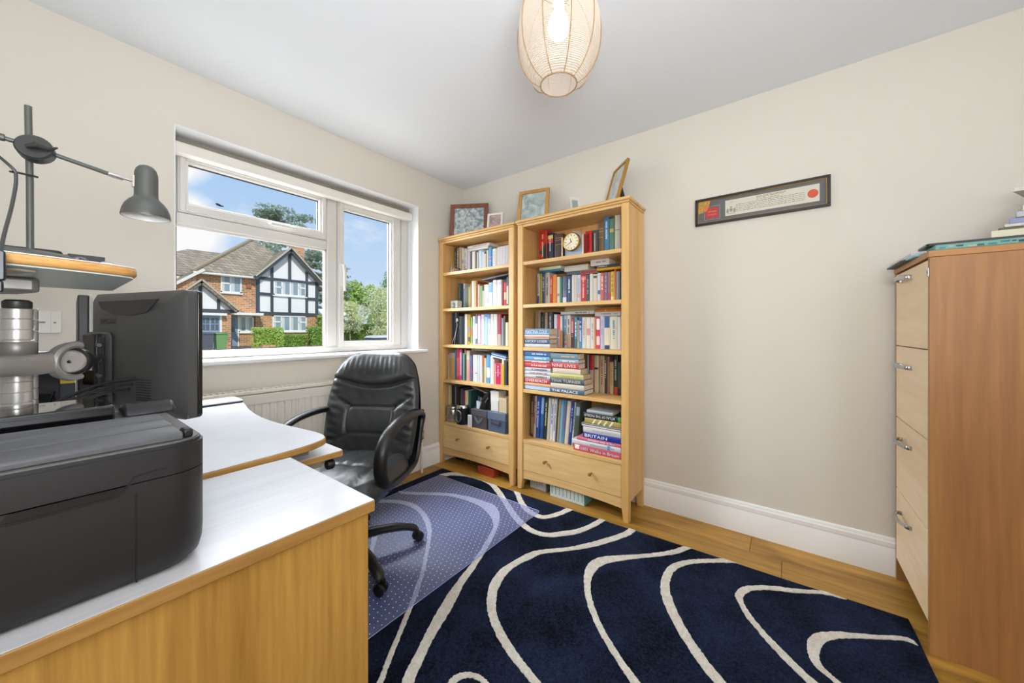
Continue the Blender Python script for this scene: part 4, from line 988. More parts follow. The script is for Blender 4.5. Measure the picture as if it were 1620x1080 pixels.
for i, c_ in enumerate(pcs):
    off = .0+.012*i
    hh = .018 if i in (2, 3, 4) else .010
    slab('document_folder', [(1.925+random.uniform(-.01, .01), -.565-off), (2.28, -.67-off), (2.28, -.97), (1.92, -.97)], z, z+hh, mat('fan_'+c_, c_, .6), fan[i]+' on the filing cabinet', 'papers', 'documents heaped on the filing cabinet', bevel=.002)
    z += hh+.0006
tr_ = thing('letter_tray', 'white letter tray on top of the heap on the filing cabinet', 'tray', (2.1, -.8, z))
MB().prism([(1.98, -.95), (2.26, -.95), (2.26, -.76), (1.98, -.612)], z+.030, z+.034).box(1.98, 1.984, -.95, -.616, z+.034, z+.042).box(2.256, 2.26, -.95, -.764, z+.034, z+.042).box(1.985, 1.992, -.72, -.71, z+.0004, z+.030).box(2.245, 2.255, -.72, -.71, z+.0004, z+.030).box(1.985, 1.992, -.95, -.94, z+.0004, z+.030).build('tray_shell', mat('tray_clear', 'd2d0c8', .3), tr_, bevel=.001)
MB().box(2.0, 2.06, -.94, -.665, z+.004, z+.016).build('orange_note', mat('note_orange', 'd89a3a', .6), tr_)
MB().prism([(-.625, z+.0345), (-.95, z+.0345), (-.95, z+.07), (-.70, z+.056)], 1.985, 2.2, lambda u, v, w_: (w_, u-.55*(w_-1.985)*(1 if u > -.8 else 0), v)).build('upper_papers', mat('paper_grey', 'c6c6bf', .6), tr_, bevel=.002)
BOOKS=[
('st','R1',1.6,2.215,0.125,[
(1.362,0.0694,0.241,'d8341c','T:f3e6d0;D:16413a','red hardback with dark green triangle',0),
(1.309,0.0494,0.214,'2a2f4e','B:.80-.92:dccb3a;B:.66-.79:cf2f2c;T:c9c9c9','navy spine banded yellow and red',0),
(1.233,0.0664,0.196,'4a3630','L:.78:b08a4a;L:.86:b08a4a;L:.62:b08a4a','dark brown gilt banded',0),
(1.016,0.0454,0.18,'d9201c','T:5a1010','bright red',0),
(0.973,0.0394,0.177,'4b4a4a','T:c8c8c8;B:.0-.22:6f7074','charcoal grey jacketed',0),
(0.931,0.0384,0.223,'7b6546','L:.80:c9a95a;L:.72:c9a95a;L:.55:c9a95a','old brown cloth with gilt lines',0),
(0.897,0.0314,0.248,'4d8fb8','T:cfe0ea;B:.92-1:2f6f9c','tall blue',0),
(0.863,0.0314,0.232,'5f8f7c','B:.62-.72:cfae58','sage green gilt lettered',0),
(0.821,0.0374,0.247,'d9d3c6','L:.62:333333','thick cream',0),
]),
('st','R2',1.3,2.215,0.125,[
(1.426,0.0214,0.233,'ddd5d0','B:.0-.3:4a3c7a;T:6d4a8a','white spine with violet foot',0),
(1.404,0.0194,0.23,'b3ab1e','','olive yellow',0),
(1.379,0.0234,0.232,'42537c','T:c8d0e0','slate blue',0),
(1.339,0.0374,0.233,'d6cfc2','T:4c4640','cream with dark lettering',0),
(1.317,0.0194,0.207,'d94a2c','B:.0-.18:b82a1e;T:e8b0a0','scarlet',0),
(1.283,0.0314,0.211,'f08a12','','plain orange',0),
(1.256,0.0234,0.194,'e4dccf','B:.30-.40:b87878','ivory',0),
(1.239,0.0154,0.192,'2f8a6a','','emerald green',0),
(1.202,0.0334,0.193,'5c6c88','B:.0-.25:d8d8e0;B:.25-.5:776a9a','grey blue with white foot',0),
(1.165,0.0334,0.193,'234a70','T:e0e6ec','deep blue',0),
(1.142,0.0204,0.198,'e6e2da','','white',0),
(1.124,0.0164,0.196,'dedad2','L:.8:d8d080','white,yellow spotted',0),
(1.096,0.0254,0.194,'d8e0ea','T:9aa8c0;B:.2-.34:d8a0a0','pale blue',0),
(1.056,0.0374,0.191,'cf3236','B:.82-.94:e07a74;T:f0c8c0','crimson',0),
(1.031,0.0234,0.189,'48525a','T:8a949c','slate grey',0),
(1.007,0.0224,0.193,'e8e4da','','chalk white',0),
(0.977,0.0284,0.188,'e3dcc8','B:.86-.94:444444','cream,black initial letters',0),
(0.954,0.0204,0.191,'e4e4e6','B:.28-.42:2f6a9a','white with small blue badge',0),
(0.931,0.0214,0.193,'dd6a5e','T:f6d8d0','salmon red',0),
(0.905,0.0234,0.193,'84728c','T:a8a0b8','mauve grey',0),
(0.887,0.0154,0.191,'b8707a','B:.1-.3:c03a4a','rose grey',0),
(0.862,0.0234,0.193,'ead14a','T:8a7a30;B:.02-.18:f0e6b0','yellow',0),
(0.851,0.0094,0.203,'e8601c','','thin tall orange',0),
(0.828,0.0214,0.19,'8fa3a8','','grey green',0),
(0.819,0.0084,0.188,'2a2c2e','','thin black',0),
]),
('st','R3',1.0,2.205,0.125,[
(1.412,0.0454,0.252,'b09a84','T:a05a4a','taupe',0),
(1.377,0.0314,0.248,'2a3430','T:6a8a60','black green',0),
(1.352,0.0224,0.246,'b8967a','T:d8c8b8','tan',0),
(1.306,0.0404,0.249,'34383e','T:a8b0b8','black',0),
]),
('st','R3',1.0,2.175,0.165,[
(1.257,0.0224,0.229,'d4d6e4','','lavender white',0),
(1.231,0.0244,0.226,'cfa0a0','B:.55-1:c8323c;L:.3:ffffff','red and white',0),
(1.214,0.0154,0.216,'e8dcc8','B:.0-.55:d88a2a','white spine,orange foot',0),
(1.202,0.0104,0.22,'3a78a8','B:.0-.5:223a5a','thin blue over navy',0),
(1.18,0.0194,0.22,'a9bcd0','B:.12-.45:a8957e;B:.08-.13:d83a4a;T:3a4a60','pale blue,tan below',0),
(1.151,0.0264,0.221,'dcd6cc','B:.0-.42:b89a6e;T:5a4a3a','cream with tan foot',0),
(1.122,0.0274,0.202,'50303a','B:.5-.98:a83a50;T:d8a8a0','maroon',0),
(1.102,0.0184,0.204,'35a0bc','B:.0-.3:3a6a6a;T:e0f0f4','turquoise',0),
(1.088,0.0114,0.185,'d4b8ac','T:a86a5a','thin pinkish',0),
(1.067,0.0194,0.203,'4a8ec8','B:.72-.98:234a9a;T:d0e0f0','sky blue with navy head',0),
(1.036,0.0294,0.205,'e2ddd4','T:c88a84','off white faint red lettering',0),
(1.006,0.0284,0.204,'e6e2d8','B:.42-.64:d08a8a','white with red lettering',0),
(0.979,0.0254,0.203,'e4e0da','T:a8a8a8','white with grey lettering',0),
(0.968,0.0094,0.203,'e88a3a','','slim orange',0),
(0.94,0.0264,0.203,'d8405c','B:.6-.95:f0e4e4;B:.12-.4:f0d0d4','pink red with white panels',0),
(0.914,0.0244,0.209,'c9c8e2','T:9a98c0','lavender',0),
(0.873,0.0394,0.203,'e6dcc0','B:.66-1:31588c;B:.0-.12:2a3a60','cream and navy pictorial',0),
(0.826,0.0454,0.205,'e4dfc8','T:3a8ab8','cream with large blue lettering',0),
(0.802,0.0214,0.202,'eceae6','','white last',0),
]),
('st','R4',0.706,2.235,0.105,[
(1.046,0.0114,0.248,'b0b4bc','','slim grey',0),
(1.011,0.0324,0.247,'c02c24','B:.0-.6:b8a8a0','red and pale',0),
(0.976,0.0314,0.246,'d8c8a4','B:.62-.68:35303a','cream with dark band',0),
(0.935,0.0354,0.245,'c8b494','T:a04040','beige red lettered',0),
(0.92,0.0134,0.244,'4a3a34','T:e0d8d0','dark brown',0),
(0.902,0.0154,0.242,'a87a6e','','rose brown',0),
(0.876,0.0244,0.207,'d2bc8c','T:a8905e','shorter cream',0),
(0.847,0.0264,0.254,'2e3a34','B:.0-.2:c0442e;T:9aa8a0','dark green with red foot',0),
(0.827,0.0184,0.21,'4a5a50','B:.0-.2:2a2a2a','shorter grey green',0),
]),
('st','R5',0.352,2.15,0.18,[
(1.43,0.0254,0.302,'5a4238','T:a88a70;B:.08-.5:8a7058','dark brown tall',1.2),
(1.405,0.0214,0.299,'dccfc4','T:b03a50','cream with pink lettering',2),
(1.374,0.0284,0.308,'2f5fc0','T:d0e0ff','royal blue',3.2),
(1.341,0.0254,0.307,'3a74b4','B:.6-.98:86a8d0;B:.0-.3:2a5090','blue sea pictured',3.2),
(1.311,0.0214,0.301,'33382e','T:c8c07a','black green with yellow lettering',3.2),
(1.284,0.0224,0.306,'d2d0c8','','grey white',3.6),
(1.261,0.0184,0.295,'e8e8ea','T:3a62a8','white with blue lettering',4),
(1.238,0.0204,0.297,'ece8ea','T:9a7aa0','white with mauve lettering',4),
(1.226,0.0094,0.297,'3a5a34','B:.0-.3:2a4a8a','slim green',4),
(1.208,0.0154,0.301,'b09a78','','tan',4),
(1.184,0.0214,0.308,'7fb4d8','B:.88-1:5a94bc','light blue',4.2),
(1.163,0.0174,0.304,'5f88a4','T:a04a5a','steel blue',4.6),
(1.133,0.0264,0.292,'e2d6c4','','cream stout',5),
(1.109,0.0204,0.286,'23408c','T:8aa0d0','navy',5),
(1.096,0.0094,0.291,'d0d0cc','T:4a4a4a','thin grey',5),
(1.064,0.0284,0.291,'4e5c50','B:.7-.9:9aa8b8','dark grey green wide',5),
]),
('st','L1',1.6,2.195,0.145,[
(2.265,0.0274,0.234,'3e403e','T:9a9484;L:.3:9a9484','dark patterned',0),
(2.235,0.0274,0.229,'9a8a6e','T:d8ccb0','grey brown',0),
(2.208,0.0244,0.232,'dcc4ae','','pinkish cream',0),
(2.178,0.0244,0.221,'e2dcb8','B:.4-.55:9a8ab0','pale yellow',0),
(2.14,0.0334,0.21,'d6d6cc','B:.0-.2:c05050;T:8a8a80','white grey',0),
(2.104,0.0324,0.181,'d0c4d4','','pale lilac',0),
(2.084,0.0174,0.179,'5a5a5c','','dark grey',0),
(2.045,0.0364,0.175,'dcd8cc','','broad off white',0),
(2.029,0.0134,0.17,'3c4450','','slim dark',0),
(2.012,0.0154,0.163,'e0d8c0','','slim cream',0),
(1.97,0.0374,0.174,'c4d2ea','L:.3:9ab0d8','pale lavender blue',0),
(1.947,0.0194,0.172,'dceaf0','B:.9-1:4ab0d0','white with cyan head',0),
(1.925,0.0204,0.154,'3a3634','B:.1-.9:d8c8b0','black edged cream',0),
(1.903,0.0174,0.166,'e6e0d0','','pale cream',0),
(1.863,0.0374,0.181,'2f8ecb','B:.55-.6:d070a0;B:.4-.44:d070a0','bright blue',0),
(1.823,0.0354,0.167,'e4e4e2','T:b0b0b8','white,slightly grey',0),
(1.81,0.0104,0.166,'e0c8bc','','slim peach',0),
(1.793,0.0154,0.173,'e6e6ea','','matching white volume',0),
(1.776,0.0154,0.174,'e6e6ea','','matching white volume',0),
(1.759,0.0154,0.175,'e6e6ea','','matching white volume',0),
(1.742,0.0154,0.175,'e6e6ea','','matching white volume',0),
(1.726,0.0144,0.175,'e6e6ea','','matching white volume',0),
(1.709,0.0144,0.175,'e6e6ea','','matching white volume',0),
(1.693,0.0144,0.175,'e6e6ea','','matching white volume',0),
]),
('st','L2',1.3,2.205,0.135,[
(2.228,0.0264,0.224,'5e7478','','grey teal',0),
(2.194,0.0304,0.22,'2c4660','','navy',0),
(2.176,0.0154,0.217,'dce8e4','B:.0-.8:7ab0b0','white and aqua',0),
(2.152,0.0204,0.186,'9a90a8','','mauve',0),
(2.134,0.0154,0.184,'7a9a5c','','moss green',0),
(2.115,0.0164,0.186,'d8d0a0','','pale straw',0),
(2.098,0.0154,0.211,'c0a06a','','tan',0),
(2.067,0.0284,0.233,'f0ece4','','tall white',0),
(2.047,0.0174,0.231,'ecca98','','pale orange',0),
(2.028,0.0174,0.228,'9a5a22','','russet',0),
(2.006,0.0194,0.198,'e8b8b0','B:.4-.42:a05a5a','pink',0),
(1.974,0.0294,0.182,'7fa87a','','sage green',0),
(1.958,0.0134,0.142,'ecd8c4','','small peach',0),
(1.908,0.0474,0.19,'e8e2e2','B:.2-.4:c8a8a8;L:.9:c88','broad white pictured',0),
(1.866,0.0394,0.2,'cfe0f4','B:.62-.95:5a9ad8','white and light blue',0),
(1.822,0.0404,0.219,'e9e6e2','B:.82-.92:b8b4d0','large white,first of a pair,',0),
(1.774,0.0454,0.217,'e9e6e2','B:.82-.92:b8b4d0','large white,second of a pair,',0),
(1.752,0.0194,0.195,'8a2028','','dark red',0),
(1.726,0.0234,0.191,'d83a34','B:.3-.6:f0c8b0','red with white',0),
(1.705,0.0184,0.232,'4a74a8','B:.1-.7:d8e0d8','blue and white tall',0),
]),
('st','L3',1.0,2.165,0.165,[
(2.252,0.0334,0.266,'23406e','','navy',0),
(2.211,0.0394,0.267,'2c3038','L:.5:c83040','dark',0),
(2.172,0.0354,0.237,'52646e','','slate grey',0),
(2.141,0.0284,0.237,'22282e','','black',0),
(2.108,0.0294,0.255,'eae4d2','B:.0-.96:efe9dc','cream white',0),
(2.069,0.0354,0.25,'c49a20','B:.4-.6:8a8478;B:.1-.25:4a4c3c','mustard',0),
(2.049,0.0164,0.226,'7ac87a','B:.3-.6:d86a5a','green and red',0),
(2.017,0.0284,0.234,'e8e6f4','T:b0a8d0','lilac white',0),
(1.994,0.0204,0.246,'6e808c','B:.2-.7:eaf0ea','grey and white',0),
(1.956,0.0354,0.247,'c43cb0','B:.05-.95:ead4e6','magenta edged',0),
(1.917,0.0354,0.246,'dedee8','L:.88:9898b0','pale grey white',0),
(1.883,0.0314,0.249,'a8cef0','B:.9-1:3a78d0','light blue',0),
(1.853,0.0274,0.244,'eceeee','B:.86-1:3a78c0;T:8aa8d8','white blue headed',0),
(1.82,0.0294,0.247,'e6e4de','','plain white',0),
(1.785,0.0324,0.246,'eceaea','','broad white',0),
(1.743,0.0394,0.245,'a01c3c','B:.0-.36:a09a90','dark red,grey below',0),
(1.723,0.0174,0.213,'8aa6c0','','grey blue',0),
(1.705,0.0164,0.23,'6a6444','','olive',0),
(1.674,0.0284,0.179,'ece4cc','','short cream',0),
]),
('st','L4',0.706,2.125,0.19,[
(2.284,0.0114,0.203,'e0dccc','','slim white',0),
(2.216,0.0654,0.221,'d3b070','B:.8-1:b8aca4','broad tan and gold',0),
(2.194,0.0194,0.253,'2a78a8','','blue',0),
(2.16,0.0314,0.261,'d83040','B:.1-.7:d8605a','red',0),
(2.132,0.0254,0.255,'cf5aa8','B:.15-.9:e0a8c8','magenta',0),
(2.119,0.0094,0.252,'2c5048','','slim dark green',0),
(2.102,0.0134,0.223,'8ad4d4','','aqua',0),
(2.083,0.0174,0.253,'3a4a34','B:.85-1:d88a2a','dark,orange headed',0),
(2.039,0.0404,0.246,'d8a4a0','B:.7-1:b8c0a8','pink floral',0),
(2.008,0.0274,0.208,'5c6e9a','B:.3-.5:8a5a8a','blue purple',0),
(1.98,0.0244,0.215,'e8e6e2','','white',0),
(1.957,0.0214,0.216,'ebe8e0','B:.3-.34:8a7a8a','white marked',0),
(1.931,0.0234,0.217,'c8d6ec','','pale blue',0),
(1.906,0.0234,0.214,'ebe7e0','','ivory white',0),
(1.884,0.0194,0.213,'c86428','B:.0-.6:7a8a78','orange over grey green',0),
(1.862,0.0204,0.194,'ecdcac','','pale yellow',0),
(1.822,0.0374,0.221,'5aa4e0','B:.2-.55:eceeea','blue and white',0),
(1.79,0.0294,0.211,'eae6d8','','cream white',0),
(1.777,0.0114,0.189,'e8b4c0','','slim pink',0),
(1.708,0.0664,0.159,'c8105c','T:f0c0d0;L:.55:f0a0c0','cerise',0),
(1.684,0.0214,0.193,'e0b82c','B:.8-1:e8e0c8','yellow',0),
(1.657,0.0244,0.179,'3a4454','','dark blue',0),
]),
('st','L5',0.352,2.14,0.16,[
(2.289,0.0184,0.314,'e4e2da','','slim white',0),
(2.272,0.0144,0.308,'d8c24a','','yellow',0),
(2.229,0.0394,0.308,'23283e','','navy',0),
(2.217,0.0094,0.306,'8a9894','','slim grey',0),
(2.178,0.0354,0.293,'3e2428','','dark maroon',0),
(2.142,0.0204,0.278,'4a6a4c','','green',0),
(2.123,0.0164,0.275,'6a3a78','','purple',0),
(2.111,0.0094,0.262,'c82c34','','slim red',0),
(2.075,0.0334,0.269,'ded8a8','','pale cream',0),
(2.042,0.0304,0.268,'2c5a5a','','dark teal',0),
]),
('ly','R3',1.0,2.075,'front left stack',[
(1.462,0.206,1.093,0.043,'6f8fb0','X:MARTINA COLE:e8eef4;B2:0-.35:7ab4dc','blue',0.1),
(1.461,0.205,1.066,0.026,'e88a4a','B2:.62-1:f0ece4;B2:0-.2:f0ece4','orange and white',0.1),
(1.46,0.207,1.03,0.035,'54688a','X:LUCKY LOSER:e4e8ee','dusty blue',0.098),
(1.46,0.207,1.004,0.025,'e2e0e0','','white',0.095),
]),
('ly','R2',1.3,2.2,'left pair',[
(1.415,0.175,1.558,0.022,'dcdcd0','B2:.3-1:d0d4a8','white and lime',0.12),
(1.417,0.176,1.541,0.016,'3a7a9a','','teal',0.13),
]),
('ly','R2',1.3,2.2,'middle pile',[
(1.21,0.175,1.531,0.038,'d8d4c8','','cream',0.12),
(1.194,0.103,1.504,0.023,'44586a','','slate',0.1),
]),
('ly','R2',1.3,2.21,'beside the slate one',[
(1.093,0.111,1.502,0.027,'9a4048','','maroon',0.1),
]),
('ly','R2',1.3,2.19,'right pile',[
(1.01,0.124,1.531,0.043,'dedcd4','T:8a8880','white',0.12),
(0.97,0.158,1.509,0.018,'33383e','X:LEGACY:e8e8e8','black',0.12),
(0.968,0.156,1.491,0.016,'d8a01c','','golden yellow',0.13),
]),
('ly','R3',1.0,2.2,'left pile',[
(1.207,0.216,1.252,0.032,'c4a878','','tan',0.12),
(1.24,0.248,1.228,0.022,'d8d8d8','T:707478','pale grey',0.12),
]),
('ly','R3',1.0,2.2,'right pile',[
(0.977,0.164,1.245,0.015,'d87a18','L:.4:f0e0c0','orange',0.11),
(0.986,0.172,1.213,0.029,'d8d6d0','T:8a8a88','pale white',0.12),
]),
('ly','R4',0.706,2.075,'left stack',[
(1.466,0.21,0.944,0.035,'4a84b8','B2:.2-.9:3a6298;T:d8e0e8','blue',0.15),
(1.462,0.206,0.916,0.027,'76b4e0','T:f0f4f8','light blue',0.15),
(1.461,0.205,0.897,0.018,'d85a5e','B2:.6-1:e8dcd8;T:f4e0dc','red and white',0.15),
(1.461,0.211,0.864,0.032,'d84a50','T:f4d8d4','coral red',0.15),
(1.459,0.211,0.839,0.024,'d2d8e2','T:6a7080','pale grey',0.15),
(1.46,0.212,0.814,0.024,'dcdce4','T:b07a8a','white',0.15),
(1.461,0.211,0.79,0.023,'dcdcd8','T:6a6a6a','white grey lettered',0.15),
(1.46,0.204,0.755,0.034,'d23c46','X:OVERREACH:ffffff','red',0.15),
(1.462,0.214,0.734,0.02,'ecb888','','peach',0.15),
(1.456,0.205,0.704,0.03,'8ab0e0','B2:.2-.8:b8cce8','powder blue',0.15),
]),
('ly','R4',0.706,2.075,'middle stack',[
(1.244,0.198,0.939,0.038,'7a9aa8','T:d8b878','blue grey',0.1),
(1.229,0.186,0.915,0.022,'a8bcc4','T:e8eef0','pale grey blue',0.1),
(1.244,0.204,0.876,0.037,'d2484e','X:NINE LIVES:f8e8e4','red',0.1),
(1.23,0.204,0.841,0.034,'ecdcc4','','cream',0.11),
(1.253,0.246,0.808,0.029,'dcd68c','T:b0b070','yellow',0.12),
(1.251,0.25,0.77,0.036,'4a5f70','X:TINA TURNER:d8cfa0','slate blue',0.12),
(1.246,0.242,0.738,0.031,'eadcc8','','pale cream',0.15),
(1.247,0.247,0.699,0.037,'556a7c','X:THE PALACE:ffffff','slate',0.14),
]),
('ly','R5',0.352,2.085,'right stack',[
(0.989,0.168,0.655,0.018,'b8bcc0','','thin grey',0.18),
(1.013,0.242,0.617,0.033,'22262a','Y:ATLAS OF THE WORLD:e8e8e8;E:.93-1:4a9a4a','black',0.22),
(1.003,0.233,0.583,0.034,'b8a458','S:e8e4c8','gold patterned',0.2),
(1.026,0.256,0.567,0.01,'8a9a98','','thin grey green',0.2),
(1.022,0.252,0.556,0.011,'c87a70','B2:.4-1:e6e2e0','thin pink and white',0.2),
(1.014,0.244,0.521,0.035,'e2e2e2','T:b8b8c0','white',0.18),
(1.013,0.243,0.484,0.036,'2838a0','X:BRITAIN:ffffff','royal blue',0.19),
(1.057,0.287,0.454,0.021,'e0788a','T:f4c8d0;E:.8-.86:444444','pink',0.2),
(1.093,0.323,0.416,0.03,'e6e4e6','T:a8b0c0;E:.74-.8:4a90d0','white with blue dots',0.21),
(1.081,0.311,0.379,0.038,'d8506a','X:1001 Walks in Britain:bfeaf0;E:.03-.13:f0e4e0;B2:0-.25:c83a44','crimson pink',0.2),
]),
('ly','L1',1.6,2.2,'top pile',[
(2.138,0.244,1.818,0.025,'dcdad8','T:c08a8a','white',0.13),
(2.138,0.231,1.794,0.022,'e0dede','','paler white',0.12),
]),
('ly','L1',1.6,2.165,'at the front',[
(2.104,0.308,1.622,0.023,'dadce4','T:b8bcc8','pale grey white flat',0.045),
]),
('ly','L4',0.706,2.15,'top pile',[
(2.062,0.149,0.949,0.026,'b4aca8','','grey',0.12),
(2.046,0.175,0.918,0.03,'c4d2b8','','pale green',0.12),
]),
]

# ================================================================== BOOKCASES
bw = wood('honey_oak', 'cf9f5c', 'e6bd7c', 'z', .42, 14, .05)
bwy = wood('honey_oak_shelf', 'd0a262', 'e6c184', 'y', .4, 14, .05)
bwf = wood('honey_oak_drawer', 'dab273', 'eecf98', 'y', .42, 8, .12)
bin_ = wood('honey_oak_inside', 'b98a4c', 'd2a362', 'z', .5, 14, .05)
XF, XB = 2.062, 2.342
SHELF_Z = [1.600, 1.300, 1.000, .706, .352]
def bookcase(y0, y1, label):
    t = thing('bookcase', label, 'bookcase', ((XF+XB)/2, (y0+y1)/2, 0), 'pair of oak bookcases on the right wall')
    pw = .046
    for ya, yb, s in ((y0, y0+pw, 1), (y1-pw, y1, -1)):
        b = MB()
        inn = yb if s > 0 else ya
        poly = [(ya, .0), (yb-(.012 if s > 0 else 0), .0)] if s > 0 else [(ya+.012, 0), (yb, 0)]
        P = [(ya if s > 0 else ya+.012, 0), (yb-.012 if s > 0 else yb, 0), (yb, .09), (yb, 1.862), (ya, 1.862), (ya, .09)]
        MB().prism(P, XF, XF+.036, lambda u, v, w_: (w_, u, v)).build('front_post', bw, t, bevel=.004)
        MB().prism(P, XB-.03, XB, lambda u, v, w_: (w_, u, v)).build('rear_post', bw, t, bevel=.003)
        yo = (ya+.004, ya+.022) if s > 0 else (yb-.022, yb-.004)
        MB().box(XF+.0365, XB-.0305, yo[0], yo[1], .115, 1.862).build('side_panel', bin_ if False else bw, t)
    b = MB().box(XF-.014, XB+.002, y0-.012, y1+.012, 1.8755, 1.895); b.build('top', bwy, t, bevel=.007, seg=3)
    MB().box(XF-.004, XB-.002, y0-.003, y1+.003, 1.8625, 1.875).build('cornice', bwy, t, bevel=.003)
    MB().box(XF+.004, XF+.022, y0+pw+.0005, y1-pw-.0005, 1.845, 1.862).build('top_rail', bwy, t, bevel=.002)
    MB().box(XF+.023, XB-.012, y0+.0225, y1-.0225, 1.85, 1.862).build('inner_top', bwy, t)
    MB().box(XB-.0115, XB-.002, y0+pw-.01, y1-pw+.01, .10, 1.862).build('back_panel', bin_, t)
    for z in SHELF_Z:
        b = MB().box(XF+.003, XF+.0365, y0+pw+.0005, y1-pw-.0005, z-.024, z).box(XF+.0365, XB-.012, y0+.0225, y1-.0225, z-.024, z)
        b.build('shelf', bwy, t, bevel=.002)
    d = MB().box(XF+.006, XF+.024, y0+pw+.002, y1-pw-.002, .139, .326).build('drawer', bwf, t, bevel=.0015)
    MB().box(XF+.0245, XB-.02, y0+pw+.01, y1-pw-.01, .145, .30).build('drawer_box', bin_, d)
    ym = (y0+y1)/2
    for s in (-1, 1):
        MB().lathe([(.006, .0), (.0055, .012), (.0085, .018), (.0105, .026), (.009, .031), (.004, .0325)], (XF+.006, ym+.163*s, .236), 16, Matrix.Rotation(-PI/2, 4, 'Y')).build('knob', wood('knob_oak', '8e5c28', 'ab7438', 'x', .35, 20, .1), d, smooth=True)
    nn = 14; ya, yb = y0+pw+.0005, y1-pw-.0005
    P = [(ya, .136), (ya, .075)]+[(ya+(yb-ya)*i/nn, .075+.016*math.sin(PI*i/nn)) for i in range(1, nn)]+[(yb, .075), (yb, .136)]
    MB().prism(P, XF+.006, XF+.026, lambda u, v, w_: (w_, u, v)).build('bottom_rail', bwy, t, bevel=.002)
    return t
RC = bookcase(.714, 1.512, 'oak bookcase nearer the filing cabinet, with the round clock on it')
LC = bookcase(1.546, 2.338, 'oak bookcase in the room corner, with dark storage boxes on it')

# ================================================================== BOOKS
ORD = 'first second third fourth fifth sixth seventh eighth ninth tenth eleventh twelfth thirteenth fourteenth fifteenth sixteenth seventeenth eighteenth nineteenth twentieth twenty-first twenty-second twenty-third twenty-fourth twenty-fifth twenty-sixth'.split()
NTH = {'1': 'top', '2': 'second', '3': 'third', '4': 'fourth', '5': 'bottom'}
pgm = mat('book_pages', 'd9c7a4', .8, var=.12, vscale=60)
pgw = mat('book_pages_white', 'e6e0d2', .8)
def bcol(h):
    k = 'cover_'+h
    if k not in MATS:
        c = lin(h); m = mat(k, '808080', .45); m.node_tree.nodes['Principled BSDF'].inputs['Base Color'].default_value = tuple(x*.80 for x in c)+(1,)
    return MATS[k]
def book(loc, t, h, d, color, decor, lying=False, lean=0, hard=False):
    bt = .0022 if h > .16 else .0014
    bt = min(bt, t*.2)
    r = min(.004, t*.18)
    b = MB()
    P = [(d, 0), (r, 0), (.0008, .22*t), (0, .5*t), (.0008, .78*t), (r, t), (d, t), (d, t-bt), (r+bt*.5, t-bt), (bt, .75*t), (bt, .25*t), (r+bt*.5, bt), (d, bt)]
    b.prism(P, 0, h)
    o = b.build('book', bcol(color), None)
    ov = .003 if h > .19 else .0008
    MB().box(bt+.0012, d-ov, bt+.00005, t-bt-.00005, ov, h-ov).build('pages', pgm if int(color, 16) % 3 else pgw, o)
    def bandx(b, y0, y1, z0, z1, th=.0005):
        b.box(-.0006, .0009, y0, y1, z0, z1)
    for it in [q for q in decor.split(';') if q]:
        p = it.split(':'); k = p[0]
        if k == 'B' or k == 'E':
            a, c = map(float, p[1].split('-')); b = MB(); b.prism([(-.0004, .5*t), (.0004, .2*t), (r, .02*t), (r+.002, .02*t), (r+.002, .98*t), (r, .98*t), (.0004, .8*t)], a*h+.0003, c*h-.0003); b.build('spine_band', col(p[2], .42), o)
        elif k == 'B2':
            a, c = map(float, p[1].split('-')); b = MB(); bandx(b, max(.06, a)*t, min(.94, c)*t, .001, h-.001); b.build('spine_band', col(p[2], .42), o)
        elif k == 'L':
            z = float(p[1])*h; b = MB(); b.box(-.0007, .0009, .14*t, .86*t, z-.0015, z+.0015); b.build('spine_line', col(p[2], .4), o)
        elif k == 'T':
            b = MB(); z = h*.88; rr = random.Random(int(t*1e5)+int(h*1e4)); w_ = min(.5*t, .011); f0 = .25
            stop = h*rr.uniform(.2, .45)
            while z > stop:
                l_ = rr.uniform(.003, .007)
                if rr.random() > .16: b.box(-.0009, .0007, t*.5-w_*rr.uniform(.32, .5), t*.5+w_*rr.uniform(.32, .5), z-l_, z)
                z -= l_+.0018
            if b.v: b.build('title', col(p[1], .45), o)
        elif k == 'D':
            MB().prism([(.06*t, .06*h+.03), (.06*t, .62*h), (.9*t, .36*h), (.06*t, .05*h)][1:], -.0008, .0008, lambda u, v, w_: (w_, u, v)).build('spine_triangle', col(p[1], .42), o)
        elif k == 'S':
            b = MB()
            for i in range(4):
                z = h*(.2+.16*i); b.prism([(.08*t, z), (.92*t, z+.02), (.92*t, z+.032), (.08*t, z+.012)], -.0008, .0008, lambda u, v, w_: (w_, u, v))
            b.build('spine_pattern', col(p[1], .42), o)
        elif k == 'X':
            n_ = len(p[1]); wd = min(h*.86, n_*t*.62) if n_ > 8 else min(h*.6, n_*t*.62)
            s0 = .05*h if p[1][0] in 'BLNTMO' else .03*h
            if p[1][:4] == '1001': s0 = .17*h; wd = h*.8
            text(p[1], 'title', (-.001, t*.24, s0), (0, 0, 1), (0, 1, 0), wd, t*.52, col(p[2], .4), o)
        elif k == 'Y':
            text(p[1], 'title', (-.001, t*.76, h*.86), (0, 0, -1), (0, -1, 0), h*.82, t*.46, col(p[2], .4), o)
    if lying:
        o.location = loc; o.rotation_euler = (PI/2, 0, 0)
    else:
        o.location = loc; o.rotation_euler = (lean, 0, 0)
    return o
counts = {}; tops = {}
